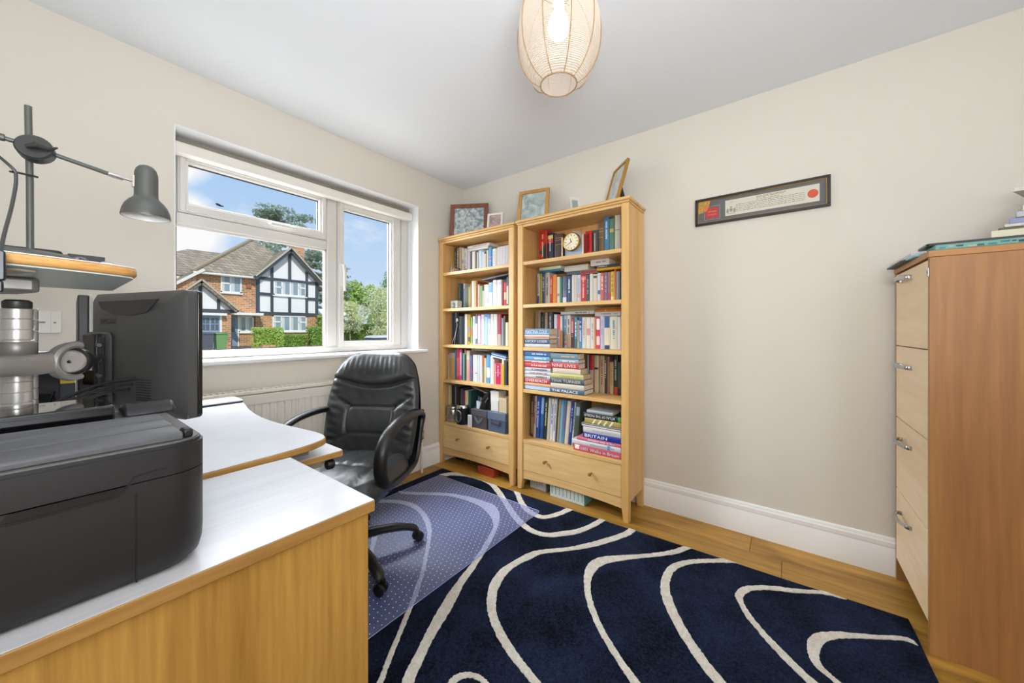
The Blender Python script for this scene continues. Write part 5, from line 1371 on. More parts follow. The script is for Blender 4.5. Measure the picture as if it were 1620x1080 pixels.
for kind, shf_, z0, xs, extra, ent in BOOKS:
    side = 'right' if shf_[0] == 'R' else 'left'
    where = '%s shelf of %s bookcase' % (NTH[shf_[1]], side)
    grp = 'books on the '+where
    if kind == 'st':
        for (y1, t, h, c_, dec, look, lean) in ent:
            i = counts.get(shf_, 0); counts[shf_] = i+1
            h = min(h, .270 if z0 > .4 else .296)
            la = math.radians(lean)
            o = book((xs, y1+h*math.sin(la), z0+.0003+(t*0)), max(t, .006), h, extra, c_, dec, lean=la)
            tag(o, '%s book, %s from left on %s' % (look.rstrip(','), ORD[i], where), 'book', grp)
            tops.setdefault(shf_, []).append((y1, y1+t, xs, z0+h))
    else:
        n = len(ent)
        onshelf = shf_ in ('R4', 'R5') or 'front' in extra
        base = z0+.0005 if onshelf else None
        for j in range(n-1, -1, -1):
            yl, ln, zb, th, c_, dec, look, dep = ent[j]
            if base is None:
                base = max([tz for (a, c, xx, tz) in tops[shf_] if a < yl and c > yl-ln])+.0006
                if 'slate one' in extra: pass
            thick = th
            if onshelf:
                nxt = ent[j-1][2] if j else zb+th
                thick = max(.006, min(th, nxt-base-.0004)) if j else th
            o = book((xs, yl, base), thick-.0003, ln, dep, c_, dec, lying=True)
            if n > 1: lab = '%s book, %s from top in %s, %s' % (look, ORD[j], extra, where)
            else: lab = '%s book lying flat %s, %s' % (look, extra, where)
            tag(o, lab, 'book', grp)
            base += thick+.0003
            if extra == 'right pile' and shf_ == 'R2' and j == 1: pass

# ------------------------------------------------------------------ clock
ck = thing('mantel_clock', 'round gilt mantel clock with cream dial on the top bookcase shelf', 'clock', (2.12, 1.112, 1.6005))
gold = mat('gilt_metal', 'd0a852', .22, .95)
My = Matrix.Rotation(-PI/2, 4, 'Y')
cc = (2.118, 1.112, 1.699)
MB().lathe([(.056, -.014), (.0615, -.01), (.0615, .004), (.058, .009), (.0545, .010), (.0545, .004)], cc, 44, My, capt=False).build('bezel', gold, ck, smooth=True)
dl = MB().lathe([(.0545, .0035), (.0001, .0036)], cc, 44, My, capb=False, capt=False).build('dial', mat('dial_cream', 'f0e8c8', .5), ck)
b = MB()
for i in range(12):
    a = 2*PI*i/12; r0, r1 = .038, .048
    b.bar((cc[0]-.0042, cc[1]-r0*math.sin(a), cc[2]+r0*math.cos(a)), (cc[0]-.0042, cc[1]-r1*math.sin(a), cc[2]+r1*math.cos(a)), .0045 if i % 3 == 0 else .003, .0006, up=(1, 0, 0))
b.build('numeral', mat('numeral_dark', '3a3a38', .5), dl)
b = MB()
for a, ln, w_ in ((math.radians(-22), .024, .0035), (math.radians(238), .036, .0026)):
    b.bar((cc[0]-.0055, cc[1]+.006*math.sin(a), cc[2]-.006*math.cos(a)), (cc[0]-.0055, cc[1]-ln*math.sin(a), cc[2]+ln*math.cos(a)), w_, .0006, up=(1, 0, 0))
b.build('hand', mat('hand_black', '1a1a1a', .4), dl)
for y in (1.112-.078, 1.112+.074):
    MB().lathe([(.005, 0), (.005, .135), (.0035, .14)], (2.126, y, 1.6005), 14).build('pillar', mat('pillar_cream', 'ead9a8', .3, .4), ck, smooth=True)
MB().box(2.142, 2.147, 1.046, 1.174, 1.6005, 1.73).build('glass_plate', mat('plate_blue', '9fb4d2', .3), ck, bevel=.001)
MB().lathe([(.058, 0), (.058, .006)], (2.155, 1.106, 1.716), 40, My).build('rear_disc', mat('disc_smoke', 'a5a4a2', .35), ck, smooth=True)
MB().box(2.112, 2.15, 1.04, 1.182, 1.6002, 1.606).build('foot', gold, ck, bevel=.001)
rb_ = book((2.16, 1.046, 1.6003), .03, .152, .12, 'b84a50', '')
tag(rb_, 'dull red book half hidden behind the round clock', 'book', 'books on the top shelf of right bookcase')

# ------------------------------------------------------------------ small things on the left bookcase
og = thing('glass_pyramid', 'small pointed glass ornament at the left end of the top shelf', 'ornament', (2.10, 2.215, 1.6003))
MB().lathe([(.016, 0), (.0155, .004), (.009, .03), (.001, .066)], (2.10, 2.222, 1.6003), 6).build('body', mat('clear_glass', 'dfe6ea', .08, trans=.6), og)
MB().box(2.088, 2.112, 2.206, 2.238, 1.6001, 1.6022).build('foot', mat('white_base', 'e6e4e0', .5), og)
oo = tag(MB().lathe([(.008, 0), (.012, .004), (.013, .014), (.008, .024), (.004, .034), (.005, .039), (.001, .044)], (2.10, 2.192, 1.6003), 14).build('orange_figurine', mat('terracotta', 'c8784e', .5), None, smooth=True), 'tiny terracotta figurine beside the pointed glass ornament', 'figurine')
def peb(u, v):
    a = 2*PI*u; ph = PI*(v-.5)
    return (2.10+.02*math.cos(a)*math.cos(ph)*(1+.15*math.sin(3*a)), 2.150+.026*math.sin(a)*math.cos(ph), 1.6003+.017+.017*math.sin(ph)*(1+.2*math.cos(a)))
tag(MB().grid(peb, 20, 11, True).build('pebble', mat('dark_silver', '6a6d70', .3, .5), None, smooth='all'), 'dark silvery pebble in front of the patterned books, top shelf', 'pebble')
gb = thing('crystal_block', 'square clear crystal block at the left of the second shelf', 'ornament', (2.12, 2.20, 1.3003))
MB().box(2.10, 2.155, 2.155, 2.238, 1.3004, 1.366).build('block', mat('crystal', 'c9cfca', .12, trans=.25, var=.35, vscale=70), gb, bevel=.006)
MB().lathe([(.008, 0), (.014, .008), (.01, .018), (.016, .03), (.004, .042)], (2.098, 2.196, 1.309), 12).build('engraving', mat('etched', '8f9894', .6), gb, smooth=True)
tp = thing('tilted_folder', 'dark slate folder lying across the white books on the second shelf', 'folder', (2.2, 1.85, 1.54))
b = MB(); b.M = Matrix.Translation((2.2, 1.775, 1.5455)) @ Matrix.Rotation(math.radians(-5), 4, 'X'); b.box(-.0, .11, -.13, .20, -.004, .008); b.build('cover', mat('slate_folder', '5a6474', .45), tp, bevel=.002)
ln = thing('lanyard', 'white lanyard with a round medal hanging over the dark books, third shelf', 'lanyard', (2.155, 2.22, 1.05))
MB().tube(smoothpts([(2.16, 2.232, 1.268), (2.157, 2.23, 1.24), (2.156, 2.228, 1.19), (2.155, 2.215, 1.165), (2.155, 2.24, 1.08), (2.153, 2.275, 1.004)], 5), .0022, 6).tube(smoothpts([(2.155, 2.213, 1.165), (2.153, 2.232, 1.08), (2.153, 2.245, 1.004)], 5), .0018, 6).build('cord', mat('cord_white', 'dfe2e8', .6), ln, smooth=True)
MB().lathe([(.014, 0), (.015, .002), (.014, .004)], (2.155, 2.214, 1.205), 22, My).build('medal', mat('medal_cream', 'e9e2c8', .35), ln, smooth=True)
gcase = thing('striped_case', 'blue and white striped case lying tilted on the fourth shelf books', 'case', (2.11, 1.72, .93))
b = MB(); M_ = Matrix.Translation((2.11, 1.722, .906)) @ Matrix.Rotation(math.radians(9), 4, 'X')
for i, (c_, a, c2) in enumerate((('d8dde2', 0, .009), ('2f5f9a', .009, .018), ('d4dce6', .018, .024), ('2a5488', .024, .036))):
    b = MB(); b.M = M_; b.box(0, .15, -.067, .075, a, c2-.0002); b.build('stripe', col(c_, .45), gcase)
# bottom shelf
stl = mat('canister_steel', 'b4b2ac', .28, .9)
can = thing('steel_canister', 'brushed steel canister at the left end of the bottom shelf', 'canister', (2.115, 2.235, .3525))
MB().lathe([(.052, 0), (.054, .003), (.054, .10), (.052, .104), (.054, .108), (.054, .122), (.05, .128), (.02, .130)], (2.128, 2.236, .3525), 36).build('body', stl, can, smooth=True)
MB().lathe([(.0548, .028), (.0548, .066)], (2.128, 2.236, .3525), 36, None, False, False).build('window_band', mat('smoked', '8f8a82', .15, .3), can, smooth=True)
ca2 = thing('black_canister', 'black canister with an oval window and chrome lid, second on the bottom shelf', 'canister', (2.115, 2.105, .3525))
MB().lathe([(.054, 0), (.0565, .003), (.0565, .128)], (2.122, 2.108, .3525), 36).build('body', mat('canister_black', '1c2026', .3), ca2, smooth=True)
MB().lathe([(.0575, .1285), (.0575, .145), (.05, .156), (.03, .16), (.012, .161)], (2.122, 2.108, .3525), 36).build('lid', mat('chrome'), ca2, smooth=True)
def oval(rx, rz, x):
    P = []
    for i in range(28):
        a = 2*PI*i/28; yy = rx*math.copysign(abs(math.cos(a))**.8, math.cos(a)); zz = rz*math.copysign(abs(math.sin(a))**.75, math.sin(a))
        P.append((yy, zz))
    return [(x+ .0585-math.sqrt(.0585**2-(y*1.0)**2), 2.108+y, .3525+.070+z) for y, z in P]
Mo = oval(.026, .045, 2.0625)
MB().tube(Mo, .0035, 6, closed=True).build('window_rim', mat('chrome'), ca2, smooth=True)
MB().add(Mo, [tuple(range(28))]).build('window', mat('window_dark', '2c3a40', .1), ca2)
def lidbox(name, label, x0, x1, y0, y1, z0, z1, zl, color, lidc):
    t = thing(name, label, 'box', ((x0+x1)/2, (y0+y1)/2, z0))
    MB().box(x0+.004, x1-.004, y0+.004, y1-.004, z0+.0003, zl).build('body', col(color, .5), t, bevel=.002)
    MB().box(x0, x1, y0, y1, zl-.018, z1).build('lid', col(lidc, .5), t, bevel=.003)
    return t
b1 = lidbox('storage_box', 'dark brown-grey lidded box with a V-shaped strap on the bottom shelf', 2.082, 2.25, 1.816, 1.985, .3525, .498, .464, '4a454c', '544f56')
met = mat('chrome')
MB().bar((2.085, 1.955, .440), (2.085, 1.905, .392), .020, .002, up=(1, 0, 0)).bar((2.0838, 1.862, .436), (2.0838, 1.912, .390), .020, .002, up=(1, 0, 0)).build('strap', col('6a7078', .5), b1)
for y, z in ((1.952, .438), (1.908, .396), (1.865, .433)):
    MB().lathe([(.005, 0), (.004, .003), (.0015, .004)], (2.0822, y, z), 12, My).build('rivet', met, b1, smooth=True)
b2 = lidbox('buckle_box', 'blue-grey lidded box with two buckled clasps on the bottom shelf', 2.076, 2.24, 1.632, 1.806, .3525, .502, .462, '4f5d74', '5f6c82')
MB().tube([(2.074, 1.76, .430), (2.068, 1.745, .424), (2.068, 1.70, .42), (2.074, 1.68, .428)], .0055, 8).build('handle', col('39404e', .5), b2, smooth=True)
for y in (1.766, 1.684):
    MB().prism([(y-.007, .43), (y, .456), (y+.007, .43)], 2.073, 2.0795, lambda u, v, w_: (w_, u, v)).build('clasp', met, b2)
    MB().prism([(y-.007, .422), (y+.007, .422), (y, .402)], 2.075, 2.0795, lambda u, v, w_: (w_, u, v)).build('clasp', met, b2)
sb = thing('white_carton', 'small white carton standing before the brown-grey box', 'box', (2.075, 2.0, .3525))
MB().box(2.07, 2.081, 1.968, 2.008, .3527, .447).build('carton', col('e2e2e4', .5), sb, bevel=.001)
MB().box(2.0692, 2.0699, 1.985, 1.988, .365, .435).build('printed_line', col('a8a8b0', .5), sb)
bg_ = thing('black_bag', 'small black glossy zipped bag slumped on top of the brown-grey box', 'bag', (2.15, 1.88, .4985))
def bagf(u, v):
    a = 2*PI*u; q = v
    X = 2.155+.05*math.cos(a)*(1-.55*q); Y_ = 1.895-.05*q+.085*math.sin(a)*(1-.72*q)
    return (X, Y_, .4988+.135*q**.9+.006*math.sin(5*a)*q*(1-q)*4)
MB().grid(bagf, 32, 12, True).build('pouch', mat('gloss_black_bag', '14181c', .22), bg_, smooth='all')
MB().bar((2.112, 1.862, .555), (2.122, 1.838, .592), .006, .002, up=(1, 0, 0)).build('badge', met, bg_)
MB().tube(smoothpts([(2.105, 1.965, .505), (2.108, 1.93, .54), (2.125, 1.875, .60), (2.14, 1.84, .636)], 5), .003, 6).build('zip', col('3a3f46', .4), bg_, smooth=True)
MB().box(2.10, 2.2, 1.83, 1.975, .4982, .5005).build('white_base', col('d8d8dc', .5), bg_) if False else None
pcup = thing('pen_cup', 'white patterned pen cup behind the black canister', 'cup', (2.12, 2.02, .4985))
pcup.location = (2.13, 1.985, .4985)
MB().lathe([(.021, 0), (.024, .002), (.025, .058)], (2.116, 1.966, .4985), 20).build('cup', col('d4dcea', .5), pcup, smooth=True)
for i, (c_, dx, dy) in enumerate((('3a62b0', 0, .008), ('d8d8c8', .006, -.008), ('4a4a50', -.008, 0))):
    MB().box(2.112+dx, 2.12+dx, 1.962+dy, 1.97+dy, .502, .575+.01*i).build('pen', col(c_, .4), pcup)
def carton(name, label, q, c_):
    t = thing(name, label, 'box', (q[0], q[2], q[4]), 'pale cartons on the buckle box')
    MB().box(*q[:4], q[4]+.0003, q[5]-.022).build('base', col(c_, .55), t, bevel=.001)
    MB().box(q[0]-.0015, q[1]+.0015, q[2]-.0015, q[3]+.0015, q[5]-.0215, q[5]).build('lid', col(c_, .5), t, bevel=.0015)
carton('white_box', 'lower of two stacked white cartons on the buckled box', (2.11, 2.2, 1.728, 1.798, .5025, .578), 'dedad2')
carton('white_box', 'upper of two stacked white cartons on the buckled box', (2.108, 2.2, 1.722, 1.80, .5785, .655), 'e4e0d8')
carton('beige_box', 'beige carton standing beside the stacked white cartons', (2.10, 2.19, 1.640, 1.712, .5025, .612), 'c9b898')
random.seed(2)
for i, (c_, lab) in enumerate((('e0e0d8', 'white card sheet, lowest of the sloping sheets on the bottom shelf'), ('b03a40', 'dark red card sheet among the sloping sheets, bottom shelf'), ('5f9a62', 'green card sheet among the sloping sheets, bottom shelf'), ('6a4a7a', 'purple card sheet, topmost of the sloping sheets, bottom shelf'))):
    b = MB(); b.M = Matrix.Translation((2.16, 1.93-.006*i, .625+.012*i)) @ Matrix.Rotation(math.radians(13+1.5*i), 4, 'X'); b.box(0, .14, -.125, .12, 0, .003)
    tag(b.build('card_sheet', col(c_, .5), None), lab, 'card', 'sloping card sheets on the bottom shelf')

# ------------------------------------------------------------------ pictures on top of the bookcases
def pframe(name, label, c, w_, h_, fw, rz, tilt, fm, picm, mount=None, roll=0):
    t = thing(name, label, 'picture frame', c, None, rz=rz, local=True)
    M = Matrix.Rotation(tilt, 4, 'Y')
    def bx_(bb, y0, y1, z0, z1, x0, x1): return bb.box(x0, x1, y0, y1, z0, z1)
    b = MB(); b.M = M
    for q in ((-w_/2, w_/2, 0, fw), (-w_/2, w_/2, h_-fw, h_), (-w_/2, -w_/2+fw, fw, h_-fw), (w_/2-fw, w_/2, fw, h_-fw)): bx_(b, *q, -.009, .009)
    b.build('frame', fm, t, bevel=.002)
    b = MB(); b.M = M; bx_(b, -w_/2+fw, w_/2-fw, fw, h_-fw, .0, .004); b.build('photo', picm, t)
    b = MB(); b.M = M; bx_(b, -w_/2+fw, w_/2-fw, fw, h_-fw, -.0035, -.002); b.build('glazing', glass('picture_glass'), t)
    b = MB(); b.M = M; bx_(b, -w_/2+.006, w_/2-.006, .006, h_-.006, .0092, .012); b.build('backing_board', col('4a3a2a', .7), t)
    b = MB(); b.bar(M @ Vector((.012, 0, h_*.62)), Vector((.012+h_*.34, 0, .001)), .03, .003, up=(0, 1, 0)); b.build('strut', col('1c1a18', .6), t)
    return t
def photo_mat(name, a, b_, scale):
    m = mat(name, a, .35)
    n = m.node_tree.nodes; l = m.node_tree.links; t = n.new('ShaderNodeTexCoord'); z = n.new('ShaderNodeTexNoise'); z.inputs['Scale'].default_value = scale; z.inputs['Detail'].default_value = 5; z.inputs['Distortion'].default_value = 1.2
    l.new(t.outputs['Object'], z.inputs['Vector']); r = n.new('ShaderNodeValToRGB'); r.color_ramp.elements[0].position = .4; r.color_ramp.elements[1].position = .6
    r.color_ramp.elements[0].color = rgba(a); r.color_ramp.elements[1].color = rgba(b_); l.new(z.outputs['Fac'], r.inputs[0]); l.new(r.outputs[0], n['Principled BSDF'].inputs['Base Color'])
    return m
TOPZ = 1.8955
pf1 = pframe('photo_frame', 'reddish brown wooden frame with a grey sketch on the corner bookcase', (2.21, 2.135, TOPZ), .33, .31, .036, math.radians(30), math.radians(8), wood('mahogany', '74402f', '8f5844', 'z', .4, 20, .1), photo_mat('sketch', '7f9098', 'd3dcda', 22))
pf2 = pframe('photo_frame', 'small white photo frame beside the brown frame', (2.225, 1.86, TOPZ), .135, .175, .017, math.radians(18), math.radians(9), mat('frame_white', 'e4e1da', .4), photo_mat('pink_photo', '9a8a8c', 'cdb0aa', 14))
pf3 = pframe('photo_frame', 'oak photo frame leaning at the join between the two bookcases', (2.205, 1.485, TOPZ), .24, .285, .026, math.radians(14), math.radians(12), wood('frame_oak', 'b0803e', 'c89a58', 'z', .4, 20, .1), photo_mat('pale_photo', '8fa0a0', 'c3d0cc', 9))
pf4 = pframe('photo_frame', 'narrow gilt photo frame tilted back above the tall bookcase, seen almost edge-on', (2.20, .885, TOPZ), .20, .29, .015, math.radians(-44), math.radians(16), mat('frame_gilt', 'b8893a', .35, .35), photo_mat('pale_photo2', 'b5bcba', 'd8dad6', 9))
cd_ = thing('folded_card', 'small white folded card between the two wooden frames', 'card', (2.21, 1.14, TOPZ))
b = MB(); b.M = Matrix.Translation((2.21, 1.14, TOPZ)) @ Matrix.Rotation(math.radians(50), 4, 'Z')
b.prism([(-.03, 0), (-.028, 0), (.0, .125), (.028, 0), (.03, 0), (.001, .13)], -.035, .035, lambda u, v, w_: (u, w_, v)); b.build('leaf', col('e4e3df', .5), cd_)
b = MB(); b.M = Matrix.Translation((2.21, 1.14, TOPZ)) @ Matrix.Rotation(math.radians(50), 4, 'Z'); b.prism([(-.0295, .008), (-.0085, .105), (-.0095, .106), (-.0305, .01)], -.02, .02, lambda u, v, w_: (u, w_, v)); b.build('picture', col('9aa6a4', .5), cd_)

# ------------------------------------------------------------------ things stored under the bookcases
rbx = thing('red_case', 'small red ribbed case on the floor under the corner bookcase', 'case', (2.10, 1.84, 0))
MB().prism(rrect(1.752, 1.915, .0005, .062, .010), 2.085, 2.16, lambda u, v, w_: (w_, u, v)).build('shell', col('b5452c', .45), rbx, bevel=.003)
b = MB()
for z in (.02, .034, .048): b.box(2.083, 2.0855, 1.76, 1.907, z, z+.004)
b.build('rib', col('a03a24', .45), rbx)
def binder_row(name, label, y0, y1, x0, z1, n, spine, cover):
    t = thing(name, label, 'binders', (x0+.1, (y0+y1)/2, 0))
    MB().box(x0+.001, x0+.20, y0, y1, .0005, z1).build('case', col(cover, .5), t, bevel=.001)
    w_ = (y1-y0-.006)/n
    for i in range(n):
        MB().box(x0-.0015, x0+.0005, y0+.003+i*w_+.0012, y0+.003+(i+1)*w_-.0008, .003, z1-.003).build('spine', col(spine, .5), t)
    b = MB()
    for i in range(n): b.box(x0-.0022, x0-.0014, y0+.003+i*w_+.3*w_, y0+.003+i*w_+.6*w_, .02, z1*.75)
    b.build('spine_print', col('9ab0b4', .5), t)
binder_row('booklet_set', 'teal boxed set of white booklets under the bookcase with the clock', 1.01, 1.265, 2.098, .108, 9, 'd9e6e4', '6fb3ac')
binder_row('booklet_set', 'grey boxed set of booklets left of the teal set on the floor', 1.31, 1.445, 2.125, .095, 6, 'c4c6cc', '8a8d94')
tag(MB().box(2.14, 2.3, 1.518, 1.538, .0005, .15).build('leaning_binder', col('8fb0b4', .5), None, bevel=.001), 'slim pale teal binder standing in the gap between the bookcases', 'binder')
tag(MB().box(2.20, 2.30, 2.20, 2.275, .0005, .075).build('dark_case', col('23282e', .5), None, bevel=.002), 'dark case pushed to the wall under the corner bookcase', 'case')

# ================================================================== OUTSIDE: STREET, HOUSE, PLANTING
GZ = -.1
gm = mat('tarmac', '8f8a80', .9, var=.12, vscale=3)
struct(MB().box(-60, 90, 2.75, 120, -1.1, -.66).build('ground', mat('earth', '7d7a5e', .95)))
struct(MB().box(-60, 90, 8, 20.2, -.66, -.645).build('road', gm))
struct(MB().box(-6, 9.2, 21, 29, -.66, GZ).build('driveway', mat('paving', 'c8b394', .85, var=.08, vscale=4)))
struct(MB().box(9.2, 12.55, 20.6, 29, -.66, GZ+.01).build('lawn', mat('grass_green', '8db848', .9, var=.25, vscale=5)))

def planar(name, c1, c2, mortar, bwid, bh, ms, plane='xz', rough=.85, vary=.5):
    m = bpy.data.materials.new(name); m.use_nodes = True
    n = m.node_tree.nodes; l = m.node_tree.links; p = n['Principled BSDF']; p.inputs['Roughness'].default_value = rough; p.inputs['Specular IOR Level'].default_value = .2
    t = n.new('ShaderNodeTexCoord'); s = n.new('ShaderNodeSeparateXYZ'); c = n.new('ShaderNodeCombineXYZ'); l.new(t.outputs['Object'], s.inputs[0])
    ad = n.new('ShaderNodeMath'); ad.operation = 'ADD'; l.new(s.outputs['X'], ad.inputs[0]); l.new(s.outputs['Y'], ad.inputs[1])
    l.new(ad.outputs[0], c.inputs[0]); l.new(s.outputs['Z'], c.inputs[1])
    b = n.new('ShaderNodeTexBrick'); b.inputs['Scale'].default_value = 1; b.inputs['Brick Width'].default_value = bwid; b.inputs['Row Height'].default_value = bh; b.inputs['Mortar Size'].default_value = ms
    b.inputs['Color1'].default_value = rgba(c1); b.inputs['Color2'].default_value = rgba(c2); b.inputs['Mortar'].default_value = rgba(mortar); b.inputs['Bias'].default_value = -.1
    l.new(c.outputs[0], b.inputs['Vector'])
    z = n.new('ShaderNodeTexNoise'); z.inputs['Scale'].default_value = 1.4; z.inputs['Detail'].default_value = 6; l.new(t.outputs['Object'], z.inputs['Vector'])
    mr = n.new('ShaderNodeMapRange'); mr.inputs['To Min'].default_value = 1-vary*.5; mr.inputs['To Max'].default_value = 1+vary*.5; l.new(z.outputs['Fac'], mr.inputs['Value'])
    hv = n.new('ShaderNodeHueSaturation'); l.new(b.outputs['Color'], hv.inputs['Color']); l.new(mr.outputs[0], hv.inputs['Value'])
    l.new(hv.outputs[0], p.inputs['Base Color'])
    return m
brick = planar('orange_brick', 'd3935f', '96705a', 'cfbfa4', .30, .12, .014, vary=.45)
tile = planar('clay_tiles', 'b3a690', '8f8472', '7d7264', .26, .2, .02, vary=.55)  # brick and tile tones paled, painting in a slight haze
render_w = mat('white_render', 'efefed', .8)
timb = mat('painted_timber', '444a54', .6)
cream = mat('cream_fascia', 'e9e4d8', .5)
upvc2 = mat('far_white', 'f2f2ee', .4)
pane_d = mat('far_glass', '8fa0a8', .08, spec=.8)
hs = thing('house', 'brick house with black timbered white gable across the street', 'house', (9, 31, GZ))
HY = 29.0
# walls
MB().box(5.9, 9.2, HY, HY+7.5, GZ, 4.72).build('brick_wall', brick, hs)
MB().box(9.05, 13.2, HY-.15, HY+7.5, GZ, 2.28).build('brick_wall', brick, hs)
MB().box(9.07, 13.18, HY-.13, HY+7.5, 2.28, 4.86).prism([(9.07, 4.86), (13.18, 4.86), (11.13, 6.95)], HY-.13, HY+.3, lambda u, v, w_: (u, w_, v)).build('gable_render', render_w, hs)
MB().box(2.2, 6.9, 33, 38, GZ, 4.75).build('brick_wall', brick, hs)
# roofs (solid slabs)
ap = (10.06, 32.6, 8.12)
def roofslab(pts, th=.14):
    b = MB(); P = [Vector(p) for p in pts]; nn = (P[1]-P[0]).cross(P[2]-P[0]).normalized()
    if nn.z < 0: nn = -nn
    Q = [p-nn*th for p in P]; k = len(P)
    b.add(P+Q, [tuple(range(k)), tuple(range(k, 2*k))[::-1]]+[(i, (i+1) % k, k+(i+1) % k, k+i) for i in range(k)])
    return b
e0 = 4.70
roofslab([(5.8, 28.65, e0), (8.95, 28.65, e0), (11.1, 31.35, 7.04), ap]).build('roof_slope', tile, hs)
roofslab([(5.8, 28.65, e0), ap, (5.8, 37, e0)]).build('roof_slope', tile, hs)
roofslab([(14.2, 30.2, e0), (14.2, 37, e0), ap]).build('roof_slope', tile, hs)
# gable roof of the timbered bay
gx, gzr = 11.13, 7.05
roofslab([(8.93, HY-.55, 4.72), (gx, HY-.55, gzr), (gx, 33, gzr), (8.93, 33, 4.72)]).build('roof_slope', tile, hs)
roofslab([(13.36, HY-.55, 4.68), (gx, HY-.55, gzr), (gx, 33, gzr), (13.36, 33, 4.68)]).build('roof_slope', tile, hs)
# rear left wing roof
roofslab([(1.9, 32.6, 4.72), (7.4, 32.6, 4.95), (9.4, 36, 7.3), (6.9, 36, 7.25)]).build('roof_slope', tile, hs)
MB().box(2.0, 6.6, 32.52, 32.66, 4.60, 4.76).build('gutter', cream, hs)
MB().tube([(5.75, 28.6, 4.64), (8.95, 28.6, 4.66)], .07, 8).build('gutter', cream, hs)
MB().bar((5.7, 28.62, e0+.05), (ap[0], ap[1], ap[2]+.06), .22, .12).build('hip_tiles', mat('hip_tile', 'a8987c', .85), hs)
# catslide verge and lower roof to the garage
roofslab([(5.95, 28.6, 4.80), (3.0, 28.6, 2.35), (3.0, 33, 2.35), (5.95, 33, 4.80)]).build('roof_slope', tile, hs)
MB().prism([(5.9, 4.66), (5.9, 2.0), (3.0, 2.0), (3.0, 2.25)], 28.72, 29, lambda u, v, w_: (u, w_, v)).build('brick_wall', brick, hs)
MB().bar((6.25, 28.55, 4.86), (3.0, 28.55, 2.38), .14, .16).build('verge', cream, hs)
def timber(a, b_, w_=.2, y=None):
    MB().bar(a, b_, .10, w_, up=(0, 0, 1)).build('timber', timb, hs)
ty = HY-.17
def tv(x, z0, z1, w_=.17, y=ty): MB().box(x-w_/2, x+w_/2, y-.04, y+.05, z0, z1).build('timber', timb, hs)
def th_(x0, x1, z, w_=.19, y=ty): MB().box(x0, x1, y-.05, y+.05, z-w_/2, z+w_/2).build('timber', timb, hs)
tv(9.17, 2.28, 4.7, .22); tv(13.08, 2.28, 4.7, .2)
tv(10.03, 2.28, 5.6); tv(12.35, 2.28, 5.55); tv(11.17, 4.75, 6.8, .19); tv(11.17, 2.28, 3.5)
th_(9.06, 13.2, 4.72, .2); th_(9.06, 13.2, 2.30, .22); th_(9.2, 10.0, 3.64); th_(12.4, 13.1, 3.5)
for s, x in ((-1, 8.9), (1, 13.38)):
    MB().bar((x, HY-.52, 4.62), (gx, HY-.52, 6.93), .08, .26, up=(0, 0, 1)).build('barge_board', timb, hs)
    MB().bar((x-.02*s, HY-.56, 4.78), (gx, HY-.56, 7.09), .16, .10, up=(0, 0, 1)).build('verge', mat('verge_stone', 'bdb29c', .8), hs)
# windows
def ewin(x0, x1, z0, z1, y, cols, transoms=(), nm='window'):
    """cols: fractions between lights; every light gets a pane; frame is one part."""
    f = MB(); fwid = .075
    f.box(x0, x1, y-.07, y, z0, z0+fwid*1.1).box(x0, x1, y-.07, y, z1-fwid, z1).box(x0, x0+fwid, y-.07, y, z0, z1).box(x1-fwid, x1, y-.07, y, z0, z1)
    f.box(x0-.06, x1+.06, y-.12, y, z0-.08, z0)
    E_ = [0]+list(cols)+[1]
    for c_ in cols: f.box(x0+(x1-x0)*c_-fwid*.55, x0+(x1-x0)*c_+fwid*.55, y-.06, y, z0, z1)
    for i, tr__ in transoms:
        f.box(x0+(x1-x0)*E_[i], x0+(x1-x0)*E_[i+1], y-.06, y, z0+(z1-z0)*tr__-.05, z0+(z1-z0)*tr__+.05)
    o = f.build(nm, upvc2, hs)
    for a, c_ in zip(E_, E_[1:]):
        A, B_ = x0+(x1-x0)*a, x0+(x1-x0)*c_
        MB().box(A+.03, B_-.03, y-.03, y-.015, z0+.04, z1-.04).build('pane', pane_d, o)
        if (B_-A) < .75:
            MB().box(A+.05, A+.05+(B_-A)*.3, y-.034, y-.031, z0+.06, z1-.06).build('curtain', mat('far_curtain', 'cdd2d2', .7), o)
    return o
ewin(10.12, 12.3, 3.62, 4.66, HY-.13, (.25, .5, .75), ((0, .55), (3, .62)))
ewin(10.05, 12.33, 1.03, 2.16, HY-.15, (.25, .5, .75), ((0, .6), (3, .6)))
ewin(7.16, 8.28, 3.57, 4.66, HY, (.46,), ((0, .55),))
ewin(8.11, 8.97, .98, 2.06, HY, (.5,))
dr = MB().box(7.56, 8.06, HY-.08, HY-.02, GZ+.16, 2.02).build('front_door', mat('door_blue', '8ba0b2', .5), hs)
MB().box(7.66, 7.90, HY-.09, HY-.081, 1.0, 1.92).build('pane', mat('door_glass', '6a7a86', .1), dr)
MB().box(7.48, 7.56, HY-.09, HY, GZ+.1, 2.1).box(8.06, 8.12, HY-.09, HY, GZ+.1, 2.1).build('door_frame', upvc2, hs)
MB().box(7.45, 9.25, HY-1.0, HY, 2.10, 2.26).build('porch_canopy', upvc2, hs)
MB().box(7.45, 9.05, HY-.6, HY, GZ, GZ+.14).build('step', mat('step_dark', '5a5e64', .8), hs)
MB().box(8.05, 8.30, HY-.12, HY-.001, 3.90, 4.15).build('alarm_box', mat('terracotta_box', '9a5a44', .7), hs) if False else None
MB().box(8.55, 8.82, HY-.10, HY-.001, 3.98, 4.24).build('airbrick', mat('terracotta_box', 'a8644a', .7), hs)
MB().box(12.7, 13.5, 32, 32.9, 6.0, 8.75).box(12.62, 13.58, 31.92, 32.98, 8.62, 8.8).build('chimney', brick, hs)
